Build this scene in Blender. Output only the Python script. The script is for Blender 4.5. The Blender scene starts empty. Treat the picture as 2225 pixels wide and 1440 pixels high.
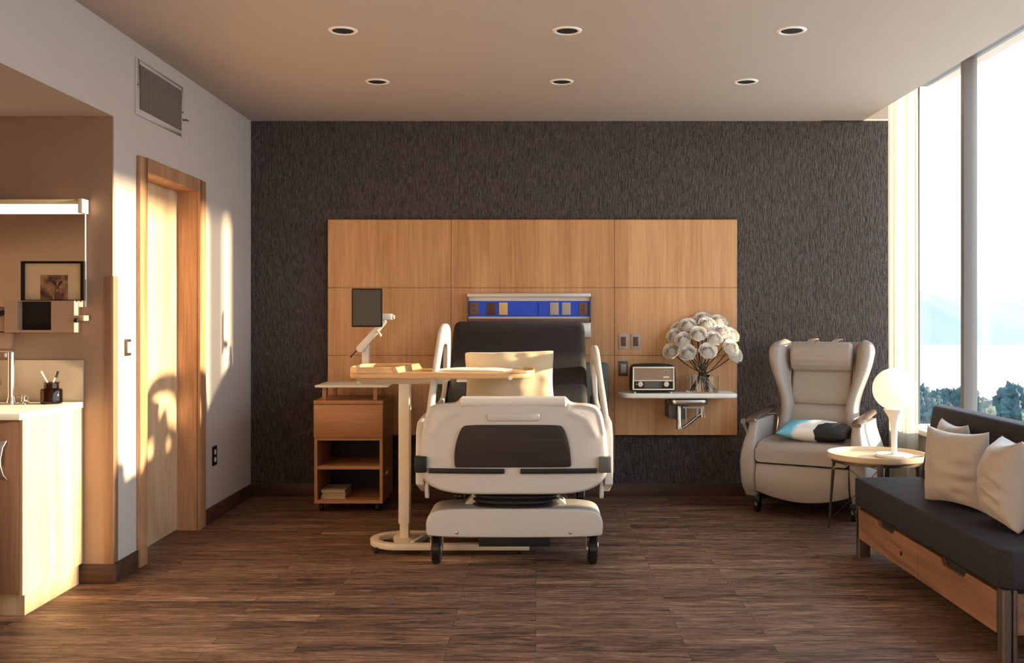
import bpy, bmesh, math, random
from mathutils import Vector, Matrix, noise
random.seed(7)
PI = math.pi
SC = bpy.context.scene
COL = SC.collection

# ------------------------------------------------------------------ camera
F = 2163.0            # focal length in pixels of a 2225 px wide frame
CH = 1.3145           # camera height
cam_d = bpy.data.cameras.new('camera'); cam = bpy.data.objects.new('camera', cam_d); COL.objects.link(cam)
cam_d.sensor_fit = 'HORIZONTAL'; cam_d.sensor_width = 36.0; cam_d.lens = 36.0 * F / 2225.0
cam_d.shift_x = -51.5 / 2225.0; cam_d.shift_y = -32.0 / 2225.0
cam_d.clip_start = 0.05; cam_d.clip_end = 3000
cam.location = (0, 0, CH); cam.rotation_euler = (PI / 2, 0, 0)
SC.camera = cam

# ------------------------------------------------------------------ view + world + sun
SC.view_settings.view_transform = 'Standard'; SC.view_settings.look = 'None'
SC.view_settings.gamma = 1.0; SC.view_settings.use_curve_mapping = False
SC.view_settings.exposure = -0.65
SKY_STRENGTH = 6.4
SUN_STRENGTH = 30.0
try:
    SC.cycles.use_denoising = True
    SC.cycles.max_bounces = 10; SC.cycles.diffuse_bounces = 5; SC.cycles.glossy_bounces = 4
    SC.cycles.transmission_bounces = 8; SC.cycles.transparent_max_bounces = 12
    SC.cycles.sample_clamp_indirect = 6.0
except Exception:
    pass
W = bpy.data.worlds.new('world'); SC.world = W; W.use_nodes = True
wn = W.node_tree; wn.nodes.clear()
wo = wn.nodes.new('ShaderNodeOutputWorld'); wb = wn.nodes.new('ShaderNodeBackground')
wt = wn.nodes.new('ShaderNodeTexCoord'); ws = wn.nodes.new('ShaderNodeSeparateXYZ'); wr = wn.nodes.new('ShaderNodeValToRGB')
wn.links.new(wt.outputs['Generated'], ws.inputs[0]); wn.links.new(ws.outputs['Z'], wr.inputs[0])
wr.color_ramp.elements[0].position = 0.0; wr.color_ramp.elements[0].color = (1.0, 0.96, 0.90, 1)
wr.color_ramp.elements[1].position = 0.55; wr.color_ramp.elements[1].color = (0.62, 0.80, 1.0, 1)
e = wr.color_ramp.elements.new(0.12); e.color = (0.90, 0.95, 1.0, 1)
wn.links.new(wr.outputs[0], wb.inputs[0]); wb.inputs[1].default_value = SKY_STRENGTH
wn.links.new(wb.outputs[0], wo.inputs[0])
sd = bpy.data.lights.new('sun', 'SUN'); sd.energy = SUN_STRENGTH; sd.color = (1.0, 0.74, 0.46); sd.angle = math.radians(2.4)
sun = bpy.data.objects.new('sun', sd); COL.objects.link(sun)
SUN_EL = math.radians(10.0); SUN_AZ = math.radians(5.7)
sdir = Vector((math.cos(SUN_EL) * math.cos(SUN_AZ), math.cos(SUN_EL) * math.sin(SUN_AZ), math.sin(SUN_EL)))
sun.rotation_euler = sdir.to_track_quat('Z', 'Y').to_euler(); sun.location = (12, 3, 5)
# sampling portal over the window opening (only guides sky sampling)
pd = bpy.data.lights.new('window_portal', 'AREA'); pd.shape = 'RECTANGLE'; pd.size = 8.6; pd.size_y = 2.5
pd.cycles.is_portal = True
po = bpy.data.objects.new('window_portal', pd); COL.objects.link(po)
po.location = (2.93, 2.9, 1.78); po.rotation_euler = Vector((1, 0, 0)).to_track_quat('Z', 'Y').to_euler()
po.rotation_euler = Matrix(((0, 0, 1), (1, 0, 0), (0, 1, 0))).to_euler()

# ------------------------------------------------------------------ materials
def srgb(r, g, b):
    f = lambda c: (c / 255 / 12.92) if c / 255 <= 0.04045 else ((c / 255 + 0.055) / 1.055) ** 2.4
    return (f(r), f(g), f(b), 1.0)

def new_mat(name):
    m = bpy.data.materials.new(name); m.use_nodes = True
    nt = m.node_tree; b = nt.nodes['Principled BSDF']
    return m, nt, b

def N(nt, t, **kw):
    n = nt.nodes.new(t)
    for k, v in kw.items():
        if k in n.inputs: n.inputs[k].default_value = v
        else: setattr(n, k, v)
    return n

def plain(name, col, rough=0.5, metal=0.0, bump=0.0, bscale=60, vary=0.0, sheen=0.0, sheen_tint=None, spec=None, coat=0.0, emit=None, estr=0.0):
    m, nt, b = new_mat(name)
    b.inputs['Base Color'].default_value = col; b.inputs['Roughness'].default_value = rough
    b.inputs['Metallic'].default_value = metal
    if spec is not None: b.inputs['Specular IOR Level'].default_value = spec
    if coat: b.inputs['Coat Weight'].default_value = coat; b.inputs['Coat Roughness'].default_value = 0.15
    if sheen:
        b.inputs['Sheen Weight'].default_value = sheen; b.inputs['Sheen Roughness'].default_value = 0.45
        if sheen_tint: b.inputs['Sheen Tint'].default_value = sheen_tint
    if emit: b.inputs['Emission Color'].default_value = emit; b.inputs['Emission Strength'].default_value = estr
    if bump or vary:
        tc = N(nt, 'ShaderNodeTexCoord'); nz = N(nt, 'ShaderNodeTexNoise', Scale=bscale, Detail=5.0)
        nt.links.new(tc.outputs['Object'], nz.inputs['Vector'])
        if bump:
            bp = N(nt, 'ShaderNodeBump', Strength=bump, Distance=0.004)
            nt.links.new(nz.outputs['Fac'], bp.inputs['Height']); nt.links.new(bp.outputs[0], b.inputs['Normal'])
        if vary:
            cr = N(nt, 'ShaderNodeValToRGB'); e0, e1 = cr.color_ramp.elements
            e0.position, e1.position = 0.3, 0.7
            e0.color = tuple(c * (1 - vary) for c in col[:3]) + (1,); e1.color = tuple(min(1, c * (1 + vary)) for c in col[:3]) + (1,)
            nt.links.new(nz.outputs['Fac'], cr.inputs[0]); nt.links.new(cr.outputs[0], b.inputs['Base Color'])
    return m

def wood(name, dark, light, axis='Z', rough=0.45, rings=1.0, fine=1.0, board=None, contrast=1.0):
    """grain runs along axis; board=(axis, width) gives board to board tone changes"""
    m, nt, b = new_mat(name); L = nt.links.new
    tc = N(nt, 'ShaderNodeTexCoord'); mp = N(nt, 'ShaderNodeMapping')
    L(tc.outputs['Object'], mp.inputs['Vector'])
    s = {'X': (0.12, 1, 1), 'Y': (1, 0.12, 1), 'Z': (1, 1, 0.12)}[axis]
    mp.inputs['Scale'].default_value = s
    n1 = N(nt, 'ShaderNodeTexNoise', Scale=3.2 * rings, Detail=3.0, Distortion=0.6)
    L(mp.outputs[0], n1.inputs['Vector'])
    mul = N(nt, 'ShaderNodeMath', operation='MULTIPLY'); mul.inputs[1].default_value = 9.0; L(n1.outputs['Fac'], mul.inputs[0])
    fr = N(nt, 'ShaderNodeMath', operation='PINGPONG'); fr.inputs[1].default_value = 1.0; L(mul.outputs[0], fr.inputs[0])
    mp2 = N(nt, 'ShaderNodeMapping'); L(tc.outputs['Object'], mp2.inputs['Vector'])
    mp2.inputs['Scale'].default_value = {'X': (0.03, 1, 1), 'Y': (1, 0.03, 1), 'Z': (1, 1, 0.03)}[axis]
    n2 = N(nt, 'ShaderNodeTexNoise', Scale=150.0 * fine, Detail=4.0); L(mp2.outputs[0], n2.inputs['Vector'])
    mx = N(nt, 'ShaderNodeMath', operation='MULTIPLY_ADD'); mx.inputs[1].default_value = 0.35 * contrast; L(fr.outputs[0], mx.inputs[0])
    m3 = N(nt, 'ShaderNodeMath', operation='MULTIPLY'); m3.inputs[1].default_value = 0.75; L(n2.outputs['Fac'], m3.inputs[0])
    L(m3.outputs[0], mx.inputs[2])
    val = mx.outputs[0]
    if board:
        sp = N(nt, 'ShaderNodeSeparateXYZ'); L(tc.outputs['Object'], sp.inputs[0])
        dv = N(nt, 'ShaderNodeMath', operation='DIVIDE'); dv.inputs[1].default_value = board[1]; L(sp.outputs[board[0]], dv.inputs[0])
        fl = N(nt, 'ShaderNodeMath', operation='FLOOR'); L(dv.outputs[0], fl.inputs[0])
        wnz = N(nt, 'ShaderNodeTexWhiteNoise', noise_dimensions='1D'); L(fl.outputs[0], wnz.inputs['W'])
        ma = N(nt, 'ShaderNodeMath', operation='MULTIPLY_ADD'); ma.inputs[1].default_value = 0.20; L(wnz.outputs['Value'], ma.inputs[0]); L(val, ma.inputs[2])
        n4 = N(nt, 'ShaderNodeTexNoise', Scale=2.2, Detail=3.0, Distortion=1.2); L(mp.outputs[0], n4.inputs['Vector'])
        mb2 = N(nt, 'ShaderNodeMath', operation='MULTIPLY_ADD'); mb2.inputs[1].default_value = 0.5; L(n4.outputs['Fac'], mb2.inputs[0]); L(ma.outputs[0], mb2.inputs[2])
        ms2 = N(nt, 'ShaderNodeMath', operation='SUBTRACT'); ms2.inputs[1].default_value = 0.25; L(mb2.outputs[0], ms2.inputs[0])
        val = ms2.outputs[0]
    cr = N(nt, 'ShaderNodeValToRGB'); cr.color_ramp.elements[0].position = 0.25; cr.color_ramp.elements[1].position = 0.85
    cr.color_ramp.elements[0].color = dark; cr.color_ramp.elements[1].color = light
    L(val, cr.inputs[0]); L(cr.outputs[0], b.inputs['Base Color'])
    bp = N(nt, 'ShaderNodeBump', Strength=0.15, Distance=0.002); L(n2.outputs['Fac'], bp.inputs['Height']); L(bp.outputs[0], b.inputs['Normal'])
    b.inputs['Roughness'].default_value = rough
    return m

def floor_mat():
    m, nt, b = new_mat('floor_planks'); L = nt.links.new
    tc = N(nt, 'ShaderNodeTexCoord')
    br = N(nt, 'ShaderNodeTexBrick', Scale=1.0); br.offset = 0.37; br.squash = 1.0
    br.inputs['Brick Width'].default_value = 0.95; br.inputs['Row Height'].default_value = 0.10
    br.inputs['Mortar Size'].default_value = 0.0012; br.inputs['Mortar Smooth'].default_value = 0.2; br.inputs['Bias'].default_value = 0.0
    br.inputs['Color1'].default_value = (0, 0, 0, 1); br.inputs['Color2'].default_value = (1, 1, 1, 1); br.inputs['Mortar'].default_value = (0.5, 0.5, 0.5, 1)
    L(tc.outputs['Object'], br.inputs['Vector'])
    # random shift of the grain per plank
    sh = N(nt, 'ShaderNodeVectorMath', operation='SCALE'); sh.inputs['Scale'].default_value = 17.0; L(br.outputs['Color'], sh.inputs[0])
    ad = N(nt, 'ShaderNodeVectorMath', operation='ADD'); L(tc.outputs['Object'], ad.inputs[0]); L(sh.outputs[0], ad.inputs[1])
    def nz(sx, sy, scale, det, dist=0.0):
        mp = N(nt, 'ShaderNodeMapping'); mp.inputs['Scale'].default_value = (sx, sy, 1); L(ad.outputs[0], mp.inputs['Vector'])
        n = N(nt, 'ShaderNodeTexNoise', Scale=scale, Detail=det, Distortion=dist); n.inputs['Roughness'].default_value = 0.65; L(mp.outputs[0], n.inputs['Vector']); return n
    a = nz(0.14, 1.0, 26, 12, 1.2); c = nz(0.08, 1.0, 170, 6); d = nz(0.25, 1.0, 5.0, 4)
    def math_(op, x, y):
        n = N(nt, 'ShaderNodeMath', operation=op)
        for i, v in enumerate((x, y)):
            if isinstance(v, (int, float)): n.inputs[i].default_value = v
            else: L(v, n.inputs[i])
        return n.outputs[0]
    v = math_('ADD', math_('MULTIPLY', a.outputs['Fac'], 0.66), math_('MULTIPLY', c.outputs['Fac'], 0.34))
    v = math_('ADD', v, math_('MULTIPLY', d.outputs['Fac'], 0.24))
    sep = N(nt, 'ShaderNodeSeparateColor'); L(br.outputs['Color'], sep.inputs[0])
    v = math_('ADD', v, math_('MULTIPLY', math_('SUBTRACT', sep.outputs[0], 0.5), 0.10))
    f1 = nz(0.09, 1.0, 60, 8, 1.5); f2 = nz(0.5, 1.0, 120, 5, 0.5)
    fm = N(nt, 'ShaderNodeMapRange'); fm.inputs['From Min'].default_value = 0.36; fm.inputs['From Max'].default_value = 0.46; fm.inputs['To Min'].default_value = -0.13; fm.inputs['To Max'].default_value = 0.0; L(f1.outputs['Fac'], fm.inputs['Value'])
    v = math_('ADD', v, fm.outputs[0]); v = math_('ADD', v, math_('MULTIPLY', math_('SUBTRACT', f2.outputs['Fac'], 0.5), 0.16))
    cr = N(nt, 'ShaderNodeValToRGB'); L(v, cr.inputs[0])
    el = cr.color_ramp.elements; el[0].position = 0.48; el[1].position = 0.80
    el[0].color = (0.040, 0.021, 0.014, 1); el[1].color = (0.44, 0.27, 0.175, 1)
    q = el.new(0.57); q.color = (0.125, 0.066, 0.042, 1); q = el.new(0.68); q.color = (0.22, 0.125, 0.080, 1)
    mx = N(nt, 'ShaderNodeMix', data_type='RGBA'); mx.inputs[7].default_value = (0.02, 0.011, 0.008, 1)
    L(br.outputs['Fac'], mx.inputs[0]); L(cr.outputs[0], mx.inputs[6]); L(mx.outputs[2], b.inputs['Base Color'])
    bp = N(nt, 'ShaderNodeBump', Strength=0.8, Distance=0.005); L(v, bp.inputs['Height']); L(bp.outputs[0], b.inputs['Normal'])
    b.inputs['Roughness'].default_value = 0.55; b.inputs['Specular IOR Level'].default_value = 0.35
    return m

def wallpaper_mat():
    m, nt, b = new_mat('bark_wallpaper'); L = nt.links.new
    tc = N(nt, 'ShaderNodeTexCoord')
    def nz(s, scale, det, dist=0.0):
        mp = N(nt, 'ShaderNodeMapping'); mp.inputs['Scale'].default_value = s; L(tc.outputs['Object'], mp.inputs['Vector'])
        n = N(nt, 'ShaderNodeTexNoise', Scale=scale, Detail=det, Distortion=dist); L(mp.outputs[0], n.inputs['Vector']); return n
    a = nz((1, 1, 0.20), 90, 4, 0.5); c = nz((0.25, 1, 1), 120, 3, 0.3); d = nz((1, 1, 0.3), 30, 3)
    s1 = N(nt, 'ShaderNodeMath', operation='MULTIPLY_ADD'); s1.inputs[1].default_value = 0.35; L(c.outputs['Fac'], s1.inputs[0]); L(a.outputs['Fac'], s1.inputs[2])
    s2 = N(nt, 'ShaderNodeMath', operation='MULTIPLY_ADD'); s2.inputs[1].default_value = 0.4; L(d.outputs['Fac'], s2.inputs[0]); L(s1.outputs[0], s2.inputs[2])
    cr = N(nt, 'ShaderNodeValToRGB'); L(s2.outputs[0], cr.inputs[0]); el = cr.color_ramp.elements
    el[0].position = 0.72; el[1].position = 1.08 if False else 1.0
    el[0].color = (0.066, 0.052, 0.047, 1); el[1].color = (0.140, 0.112, 0.102, 1)
    L(cr.outputs[0], b.inputs['Base Color'])
    bp = N(nt, 'ShaderNodeBump', Strength=1.0, Distance=0.05); L(s2.outputs[0], bp.inputs['Height']); L(bp.outputs[0], b.inputs['Normal'])
    b.inputs['Roughness'].default_value = 0.5; b.inputs['Specular IOR Level'].default_value = 0.4
    return m

def glass_mat(name, tint=(1, 1, 1, 1), rough=0.0, thin=False):
    m, nt, b = new_mat(name); L = nt.links.new
    if thin:
        nt.nodes.remove(b); out = nt.nodes['Material Output']
        tr = N(nt, 'ShaderNodeBsdfTransparent'); tr.inputs[0].default_value = tint
        gl = N(nt, 'ShaderNodeBsdfGlossy'); gl.inputs['Roughness'].default_value = 0.0
        lw = N(nt, 'ShaderNodeLayerWeight'); lw.inputs['Blend'].default_value = 0.5; mx = N(nt, 'ShaderNodeMixShader')
        pw_ = N(nt, 'ShaderNodeMath', operation='POWER'); pw_.inputs[1].default_value = 5.0
        ma = N(nt, 'ShaderNodeMath', operation='MULTIPLY_ADD'); ma.inputs[1].default_value = 0.55; ma.inputs[2].default_value = 0.03
        L(lw.outputs['Facing'], pw_.inputs[0]); L(pw_.outputs[0], ma.inputs[0])
        L(ma.outputs[0], mx.inputs[0]); L(tr.outputs[0], mx.inputs[1]); L(gl.outputs[0], mx.inputs[2]); L(mx.outputs[0], out.inputs[0])
    else:
        b.inputs['Base Color'].default_value = tint; b.inputs['Transmission Weight'].default_value = 1.0
        b.inputs['Roughness'].default_value = rough; b.inputs['IOR'].default_value = 1.45
    return m

def sheer_mat():
    m, nt, b = new_mat('sheer_curtain'); L = nt.links.new; nt.nodes.remove(b); out = nt.nodes['Material Output']
    d = N(nt, 'ShaderNodeBsdfDiffuse'); d.inputs[0].default_value = (0.70, 0.675, 0.60, 1)
    t = N(nt, 'ShaderNodeBsdfTranslucent'); t.inputs[0].default_value = (0.60, 0.58, 0.52, 1)
    tr = N(nt, 'ShaderNodeBsdfTransparent'); m1 = N(nt, 'ShaderNodeMixShader'); m2 = N(nt, 'ShaderNodeMixShader')
    m1.inputs[0].default_value = 0.55; m2.inputs[0].default_value = 0.14
    L(d.outputs[0], m1.inputs[1]); L(t.outputs[0], m1.inputs[2]); L(m1.outputs[0], m2.inputs[1]); L(tr.outputs[0], m2.inputs[2]); L(m2.outputs[0], out.inputs[0])
    return m

M = {}
M['wall'] = plain('wall_paint', srgb(196, 188, 183), 0.75, bump=0.08, bscale=220)
M['alcove'] = plain('alcove_tan', srgb(158, 132, 112), 0.75, bump=0.08, bscale=220)  # alcove walls in a darker tan than the main walls
M['ring'] = plain('light_trim', (0.95, 0.93, 0.90, 1), 0.4)
M['ceil'] = plain('ceiling_paint', srgb(184, 172, 163), 0.85, bump=0.06, bscale=260)
M['paper'] = wallpaper_mat()
M['floor'] = floor_mat()
M['maple'] = wood('maple_panel', srgb(176, 124, 80), srgb(216, 168, 118), 'Z', 0.42, rings=0.8, fine=0.6, board=(0, 0.337), contrast=0.55)
M['oakdoor'] = wood('oak_door', srgb(188, 156, 122), srgb(228, 202, 166), 'Z', 0.5, rings=0.9, fine=0.8)
M['oakframe'] = wood('oak_frame', srgb(150, 110, 78), srgb(198, 154, 116), 'Z', 0.5, rings=1.0, fine=0.9)
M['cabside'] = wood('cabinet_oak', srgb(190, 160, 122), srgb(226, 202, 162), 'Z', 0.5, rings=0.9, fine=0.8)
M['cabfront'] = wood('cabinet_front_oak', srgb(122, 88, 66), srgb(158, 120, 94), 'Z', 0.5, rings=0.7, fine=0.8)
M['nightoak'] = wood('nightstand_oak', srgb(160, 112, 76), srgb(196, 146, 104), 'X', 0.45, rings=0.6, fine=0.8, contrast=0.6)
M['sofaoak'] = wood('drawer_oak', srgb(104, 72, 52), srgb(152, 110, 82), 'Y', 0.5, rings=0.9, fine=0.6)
M['traywood'] = wood('overbed_wood', srgb(190, 148, 102), srgb(222, 182, 134), 'X', 0.35, rings=0.5, fine=0.8, contrast=0.5)
M['darkwood'] = wood('dark_walnut', srgb(24, 15, 13), srgb(48, 33, 27), 'X', 0.75, rings=1.2, fine=0.4)
M['baseboard'] = wood('baseboard_wood', srgb(46, 30, 22), srgb(96, 64, 46), 'X', 0.6, rings=1.0, fine=0.4)
M['guard'] = wood('guard_wood', srgb(126, 96, 76), srgb(150, 118, 94), 'Z', 0.5, rings=0.5, fine=0.5)
M['bedplastic'] = plain('bed_plastic', srgb(186, 180, 174), 0.38, bump=0.10, bscale=420)
M['rail'] = plain('rail_plastic', srgb(206, 202, 196), 0.35)
M['blackplastic'] = plain('black_plastic', (0.010, 0.009, 0.009, 1), 0.5, spec=0.3)
M['rubber'] = plain('black_rubber', (0.010, 0.009, 0.009, 1), 0.55)
M['wheelblack'] = plain('wheel_black', (0.008, 0.008, 0.008, 1), 0.22)
M['greyplastic'] = plain('grey_plastic', (0.09, 0.085, 0.08, 1), 0.5)
M['mattress'] = plain('mattress_vinyl', (0.023, 0.022, 0.021, 1), 0.55, bump=0.8, bscale=150, sheen=0.03, sheen_tint=(0.02, 0.12, 1.0, 1), spec=0.3)  # blue of the sky reflected at grazing angles put into the sheen tint
M['sofafabric'] = plain('sofa_fabric', (0.024, 0.022, 0.021, 1), 0.7, bump=0.9, bscale=170, sheen=0.03, sheen_tint=(0.02, 0.12, 1.0, 1), spec=0.25)  # same blue sky reflection put into the sheen tint
M['cream'] = plain('cream_linen', srgb(212, 190, 154), 0.8, bump=0.2, bscale=300, sheen=0.2)
M['beige'] = plain('beige_satin', srgb(168, 157, 147), 0.55, bump=0.08, bscale=300, sheen=0.3)
M['recliner'] = plain('recliner_vinyl', srgb(160, 149, 140), 0.55, bump=0.25, bscale=260)
M['armwood'] = plain('arm_cap', srgb(84, 66, 54), 0.4)
M['white'] = plain('white_lacquer', srgb(232, 228, 220), 0.32)
M['postwhite'] = plain('table_metal', srgb(218, 206, 190), 0.42)
M['whitetop'] = plain('counter_white', srgb(234, 228, 216), 0.35, bump=0.02, bscale=100)
M['chrome'] = plain('chrome', (0.85, 0.83, 0.80, 1), 0.08, metal=1.0)
M['steel'] = plain('brushed_steel', (0.50, 0.46, 0.42, 1), 0.28, metal=1.0)
M['alu'] = plain('aluminium', srgb(206, 202, 198), 0.4, metal=0.35)
M['mullion'] = plain('window_frame_paint', srgb(106, 101, 98), 0.5)
M['blue'] = plain('blue_panel', (0.012, 0.075, 0.66, 1), 0.5)
M['platebrown'] = plain('plate_brown', srgb(110, 84, 70), 0.5)
M['platedark'] = plain('plate_dark', srgb(78, 48, 36), 0.5)
M['platetan'] = plain('plate_tan', srgb(222, 184, 124), 0.5)
M['plategrey'] = plain('plate_grey', srgb(176, 166, 160), 0.5)
M['socket'] = plain('socket_brown', srgb(104, 66, 42), 0.5)
M['dark'] = plain('dark_recess', (0.006, 0.005, 0.005, 1), 0.7)
M['screen'] = plain('screen_glass', (0.010, 0.010, 0.012, 1), 0.08, spec=0.28)
M['paperw'] = plain('paper', srgb(240, 236, 226), 0.7)
M['papere'] = plain('paper_edges', srgb(190, 166, 142), 0.8, vary=0.3, bscale=160)
M['globe'] = plain('opal_glass', srgb(250, 246, 228), 0.18, emit=(1.0, 0.90, 0.66, 1), estr=1.0)
M['tube'] = plain('vanity_tube', (1, 1, 1, 1), 0.5, emit=(1.0, 0.93, 0.80, 1), estr=2.2)
M['rose'] = plain('rose_petals', srgb(248, 243, 236), 0.6, sheen=0.2)
M['stem'] = plain('rose_stem', (0.020, 0.024, 0.012, 1), 0.5)
M['glass'] = glass_mat('clear_glass', (0.97, 0.98, 0.97, 1))
M['pane'] = glass_mat('window_glass', (0.98, 1.0, 1.0, 1), thin=True)
M['jar'] = glass_mat('amber_glass', (0.20, 0.10, 0.06, 1), 0.03)
M['sheer'] = sheer_mat()
M['mirror'] = plain('mirror_silver', (0.92, 0.92, 0.91, 1), 0.01, metal=1.0)
M['radiocream'] = plain('radio_cream', srgb(232, 222, 198), 0.35)
M['grillecloth'] = plain('grille_cloth', srgb(160, 134, 112), 0.8, bump=0.6, bscale=700, vary=0.2)
M['traytop'] = plain('side_table_tray', srgb(214, 190, 158), 0.4)
M['thinmetal'] = plain('bronze_metal', (0.09, 0.065, 0.05, 1), 0.4, metal=0.7)
M['legmetal'] = plain('sofa_leg_metal', (0.18, 0.15, 0.135, 1), 0.35, metal=0.8)
M['dispenser'] = plain('dispenser_tan', srgb(178, 150, 128), 0.45)
M['splash'] = plain('backsplash_stone', srgb(196, 178, 152), 0.5, vary=.05, bscale=8)
M['brush'] = plain('bristle_black', (0.02, 0.018, 0.018, 1), 0.8)

# ------------------------------------------------------------------ mesh helpers
ORG = {}
class MB:
    def __init__(s): s.v = []; s.f = []
    def add(s, vs, fs):
        o = len(s.v); s.v += [tuple(p) for p in vs]; s.f += [tuple(i + o for i in f) for f in fs]; return s
    def box(s, x0, x1, y0, y1, z0, z1):
        return s.add([(x0, y0, z0), (x1, y0, z0), (x1, y1, z0), (x0, y1, z0), (x0, y0, z1), (x1, y0, z1), (x1, y1, z1), (x0, y1, z1)],
                     [(3, 2, 1, 0), (4, 5, 6, 7), (0, 1, 5, 4), (1, 2, 6, 5), (2, 3, 7, 6), (3, 0, 4, 7)])
    def prism(s, poly, axis, a, b):
        """poly: 2D points; axis X -> (y,z), Y -> (x,z), Z -> (x,y)"""
        n = len(poly)
        def p(q, t): return {'X': (t, q[0], q[1]), 'Y': (q[0], t, q[1]), 'Z': (q[0], q[1], t)}[axis]
        vs = [p(q, a) for q in poly] + [p(q, b) for q in poly]
        fs = [tuple(range(n)), tuple(range(2 * n - 1, n - 1, -1))] + [(i, i + n, (i + 1) % n + n, (i + 1) % n) for i in range(n)]
        return s.add(vs, fs)
    def loft(s, rings, closed=True, caps=True):
        n = len(rings[0]); o = len(s.v)
        vs = [p for r in rings for p in r]; fs = []
        for k in range(len(rings) - 1):
            for i in range(n if closed else n - 1):
                j = (i + 1) % n
                fs.append((k * n + i, k * n + j, (k + 1) * n + j, (k + 1) * n + i))
        if caps and closed:
            fs.append(tuple(range(n - 1, -1, -1))); fs.append(tuple((len(rings) - 1) * n + i for i in range(n)))
        return s.add(vs, fs)
    def tube(s, pts, r, n=10, caps=True):
        pts = [Vector(p) for p in pts]; rings = []; up = None
        for i, p in enumerate(pts):
            t = (pts[min(i + 1, len(pts) - 1)] - pts[max(i - 1, 0)]).normalized()
            if up is None:
                up = Vector((0, 0, 1)) if abs(t.z) < 0.9 else Vector((1, 0, 0))
            x = t.cross(up)
            if x.length < 1e-6: x = t.cross(Vector((0, 1, 0)))
            x.normalize(); y = x.cross(t).normalized(); up = y
            rr = r[i] if isinstance(r, (list, tuple)) else r
            rings.append([tuple(p + x * (rr * math.cos(2 * PI * k / n)) + y * (rr * math.sin(2 * PI * k / n))) for k in range(n)])
        return s.loft(rings, True, caps)
    def lathe(s, prof, c=(0, 0, 0), n=32, axis='Z'):
        rings = []
        for r, h in prof:
            ring = []
            for k in range(n):
                a = 2 * PI * k / n; u, w = max(r, 1e-5) * math.cos(a), max(r, 1e-5) * math.sin(a)
                ring.append({'Z': (c[0] + u, c[1] + w, c[2] + h), 'Y': (c[0] + u, c[1] + h, c[2] + w), 'X': (c[0] + h, c[1] + u, c[2] + w)}[axis])
            rings.append(ring)
        return s.loft(rings)
    def grid(s, fn, nu, nv, wrap_u=False):
        o = []
        for j in range(nv + 1):
            for i in range(nu + (0 if wrap_u else 1)): o.append(fn(i / nu, j / nv))
        w = nu + (0 if wrap_u else 1); fs = []
        for j in range(nv):
            for i in range(nu):
                fs.append((j * w + i, j * w + (i + 1) % w if wrap_u else j * w + i + 1, (j + 1) * w + ((i + 1) % w if wrap_u else i + 1), (j + 1) * w + i))
        return s.add(o, fs)
    def xf(s, mat):
        s.v = [tuple(mat @ Vector(p)) for p in s.v]; return s
    def build(s, name, mat, parent=None, bevel=0.0, seg=2, smooth=True, angle=38, local=False, kind=None, fix=True):
        me = bpy.data.meshes.new(name)
        off = Vector((0, 0, 0))
        if parent is not None and not local: off = ORG.get(parent.name, Vector((0, 0, 0)))
        me.from_pydata([tuple(Vector(p) - off) for p in s.v], [], s.f)
        bm = bmesh.new(); bm.from_mesh(me)
        if fix:
            bmesh.ops.remove_doubles(bm, verts=bm.verts, dist=1e-5)
            bmesh.ops.recalc_face_normals(bm, faces=bm.faces)
        if bevel > 0:
            es = [e for e in bm.edges if len(e.link_faces) == 2 and e.calc_face_angle(0) > math.radians(28)]
            bmesh.ops.bevel(bm, geom=es, offset=bevel, segments=seg, profile=0.5, affect='EDGES', clamp_overlap=True)
        bm.to_mesh(me); bm.free()
        if smooth:
            me.polygons.foreach_set('use_smooth', [True] * len(me.polygons))
            try: me.set_sharp_from_angle(angle=math.radians(angle))
            except Exception: pass
        me.materials.append(mat)
        o = bpy.data.objects.new(name, me); COL.objects.link(o)
        if parent is not None:
            o.parent = parent; ORG[o.name] = off
        if kind: o['kind'] = kind
        return o

def thing(name, label, cat, loc=(0, 0, 0), rz=0.0, group=None):
    o = bpy.data.objects.new(name, None); COL.objects.link(o); o.empty_display_size = 0.1
    o.location = loc; o.rotation_euler = (0, 0, rz); o['label'] = label; o['category'] = cat
    if group: o['group'] = group
    ORG[o.name] = Vector(loc)
    return o
def tag(o, label, cat, group=None):
    o['label'] = label; o['category'] = cat
    if group: o['group'] = group
    return o
def struct(name, mb, mat, **kw):
    return mb.build(name, mat, kind='structure', **kw)
def box(*a): return MB().box(*a)
def X_(px, Y): return (px - 1164.0) * Y / F
def Z_(py, Y): return CH - (py - 688.0) * Y / F
def rrect(x0, x1, y0, y1, r, n=5):
    """rounded rectangle outline (counter-clockwise)"""
    out = []
    for cx, cy, a0 in ((x1 - r, y0 + r, -90), (x1 - r, y1 - r, 0), (x0 + r, y1 - r, 90), (x0 + r, y0 + r, 180)):
        for k in range(n + 1):
            a = math.radians(a0 + 90 * k / n); out.append((cx + r * math.cos(a), cy + r * math.sin(a)))
    return out
def smoothpoly(pts, it=2):
    for _ in range(it):
        q = []
        for i in range(len(pts)):
            a, b = Vector(pts[i]), Vector(pts[(i + 1) % len(pts)])
            q += [tuple(a * .75 + b * .25), tuple(a * .25 + b * .75)]
        pts = q
    return pts
def clamp(x, a=0.0, b=1.0): return max(a, min(b, x))
def sstep(a, b, x): t = clamp((x - a) / (b - a)); return t * t * (3 - 2 * t)

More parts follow.
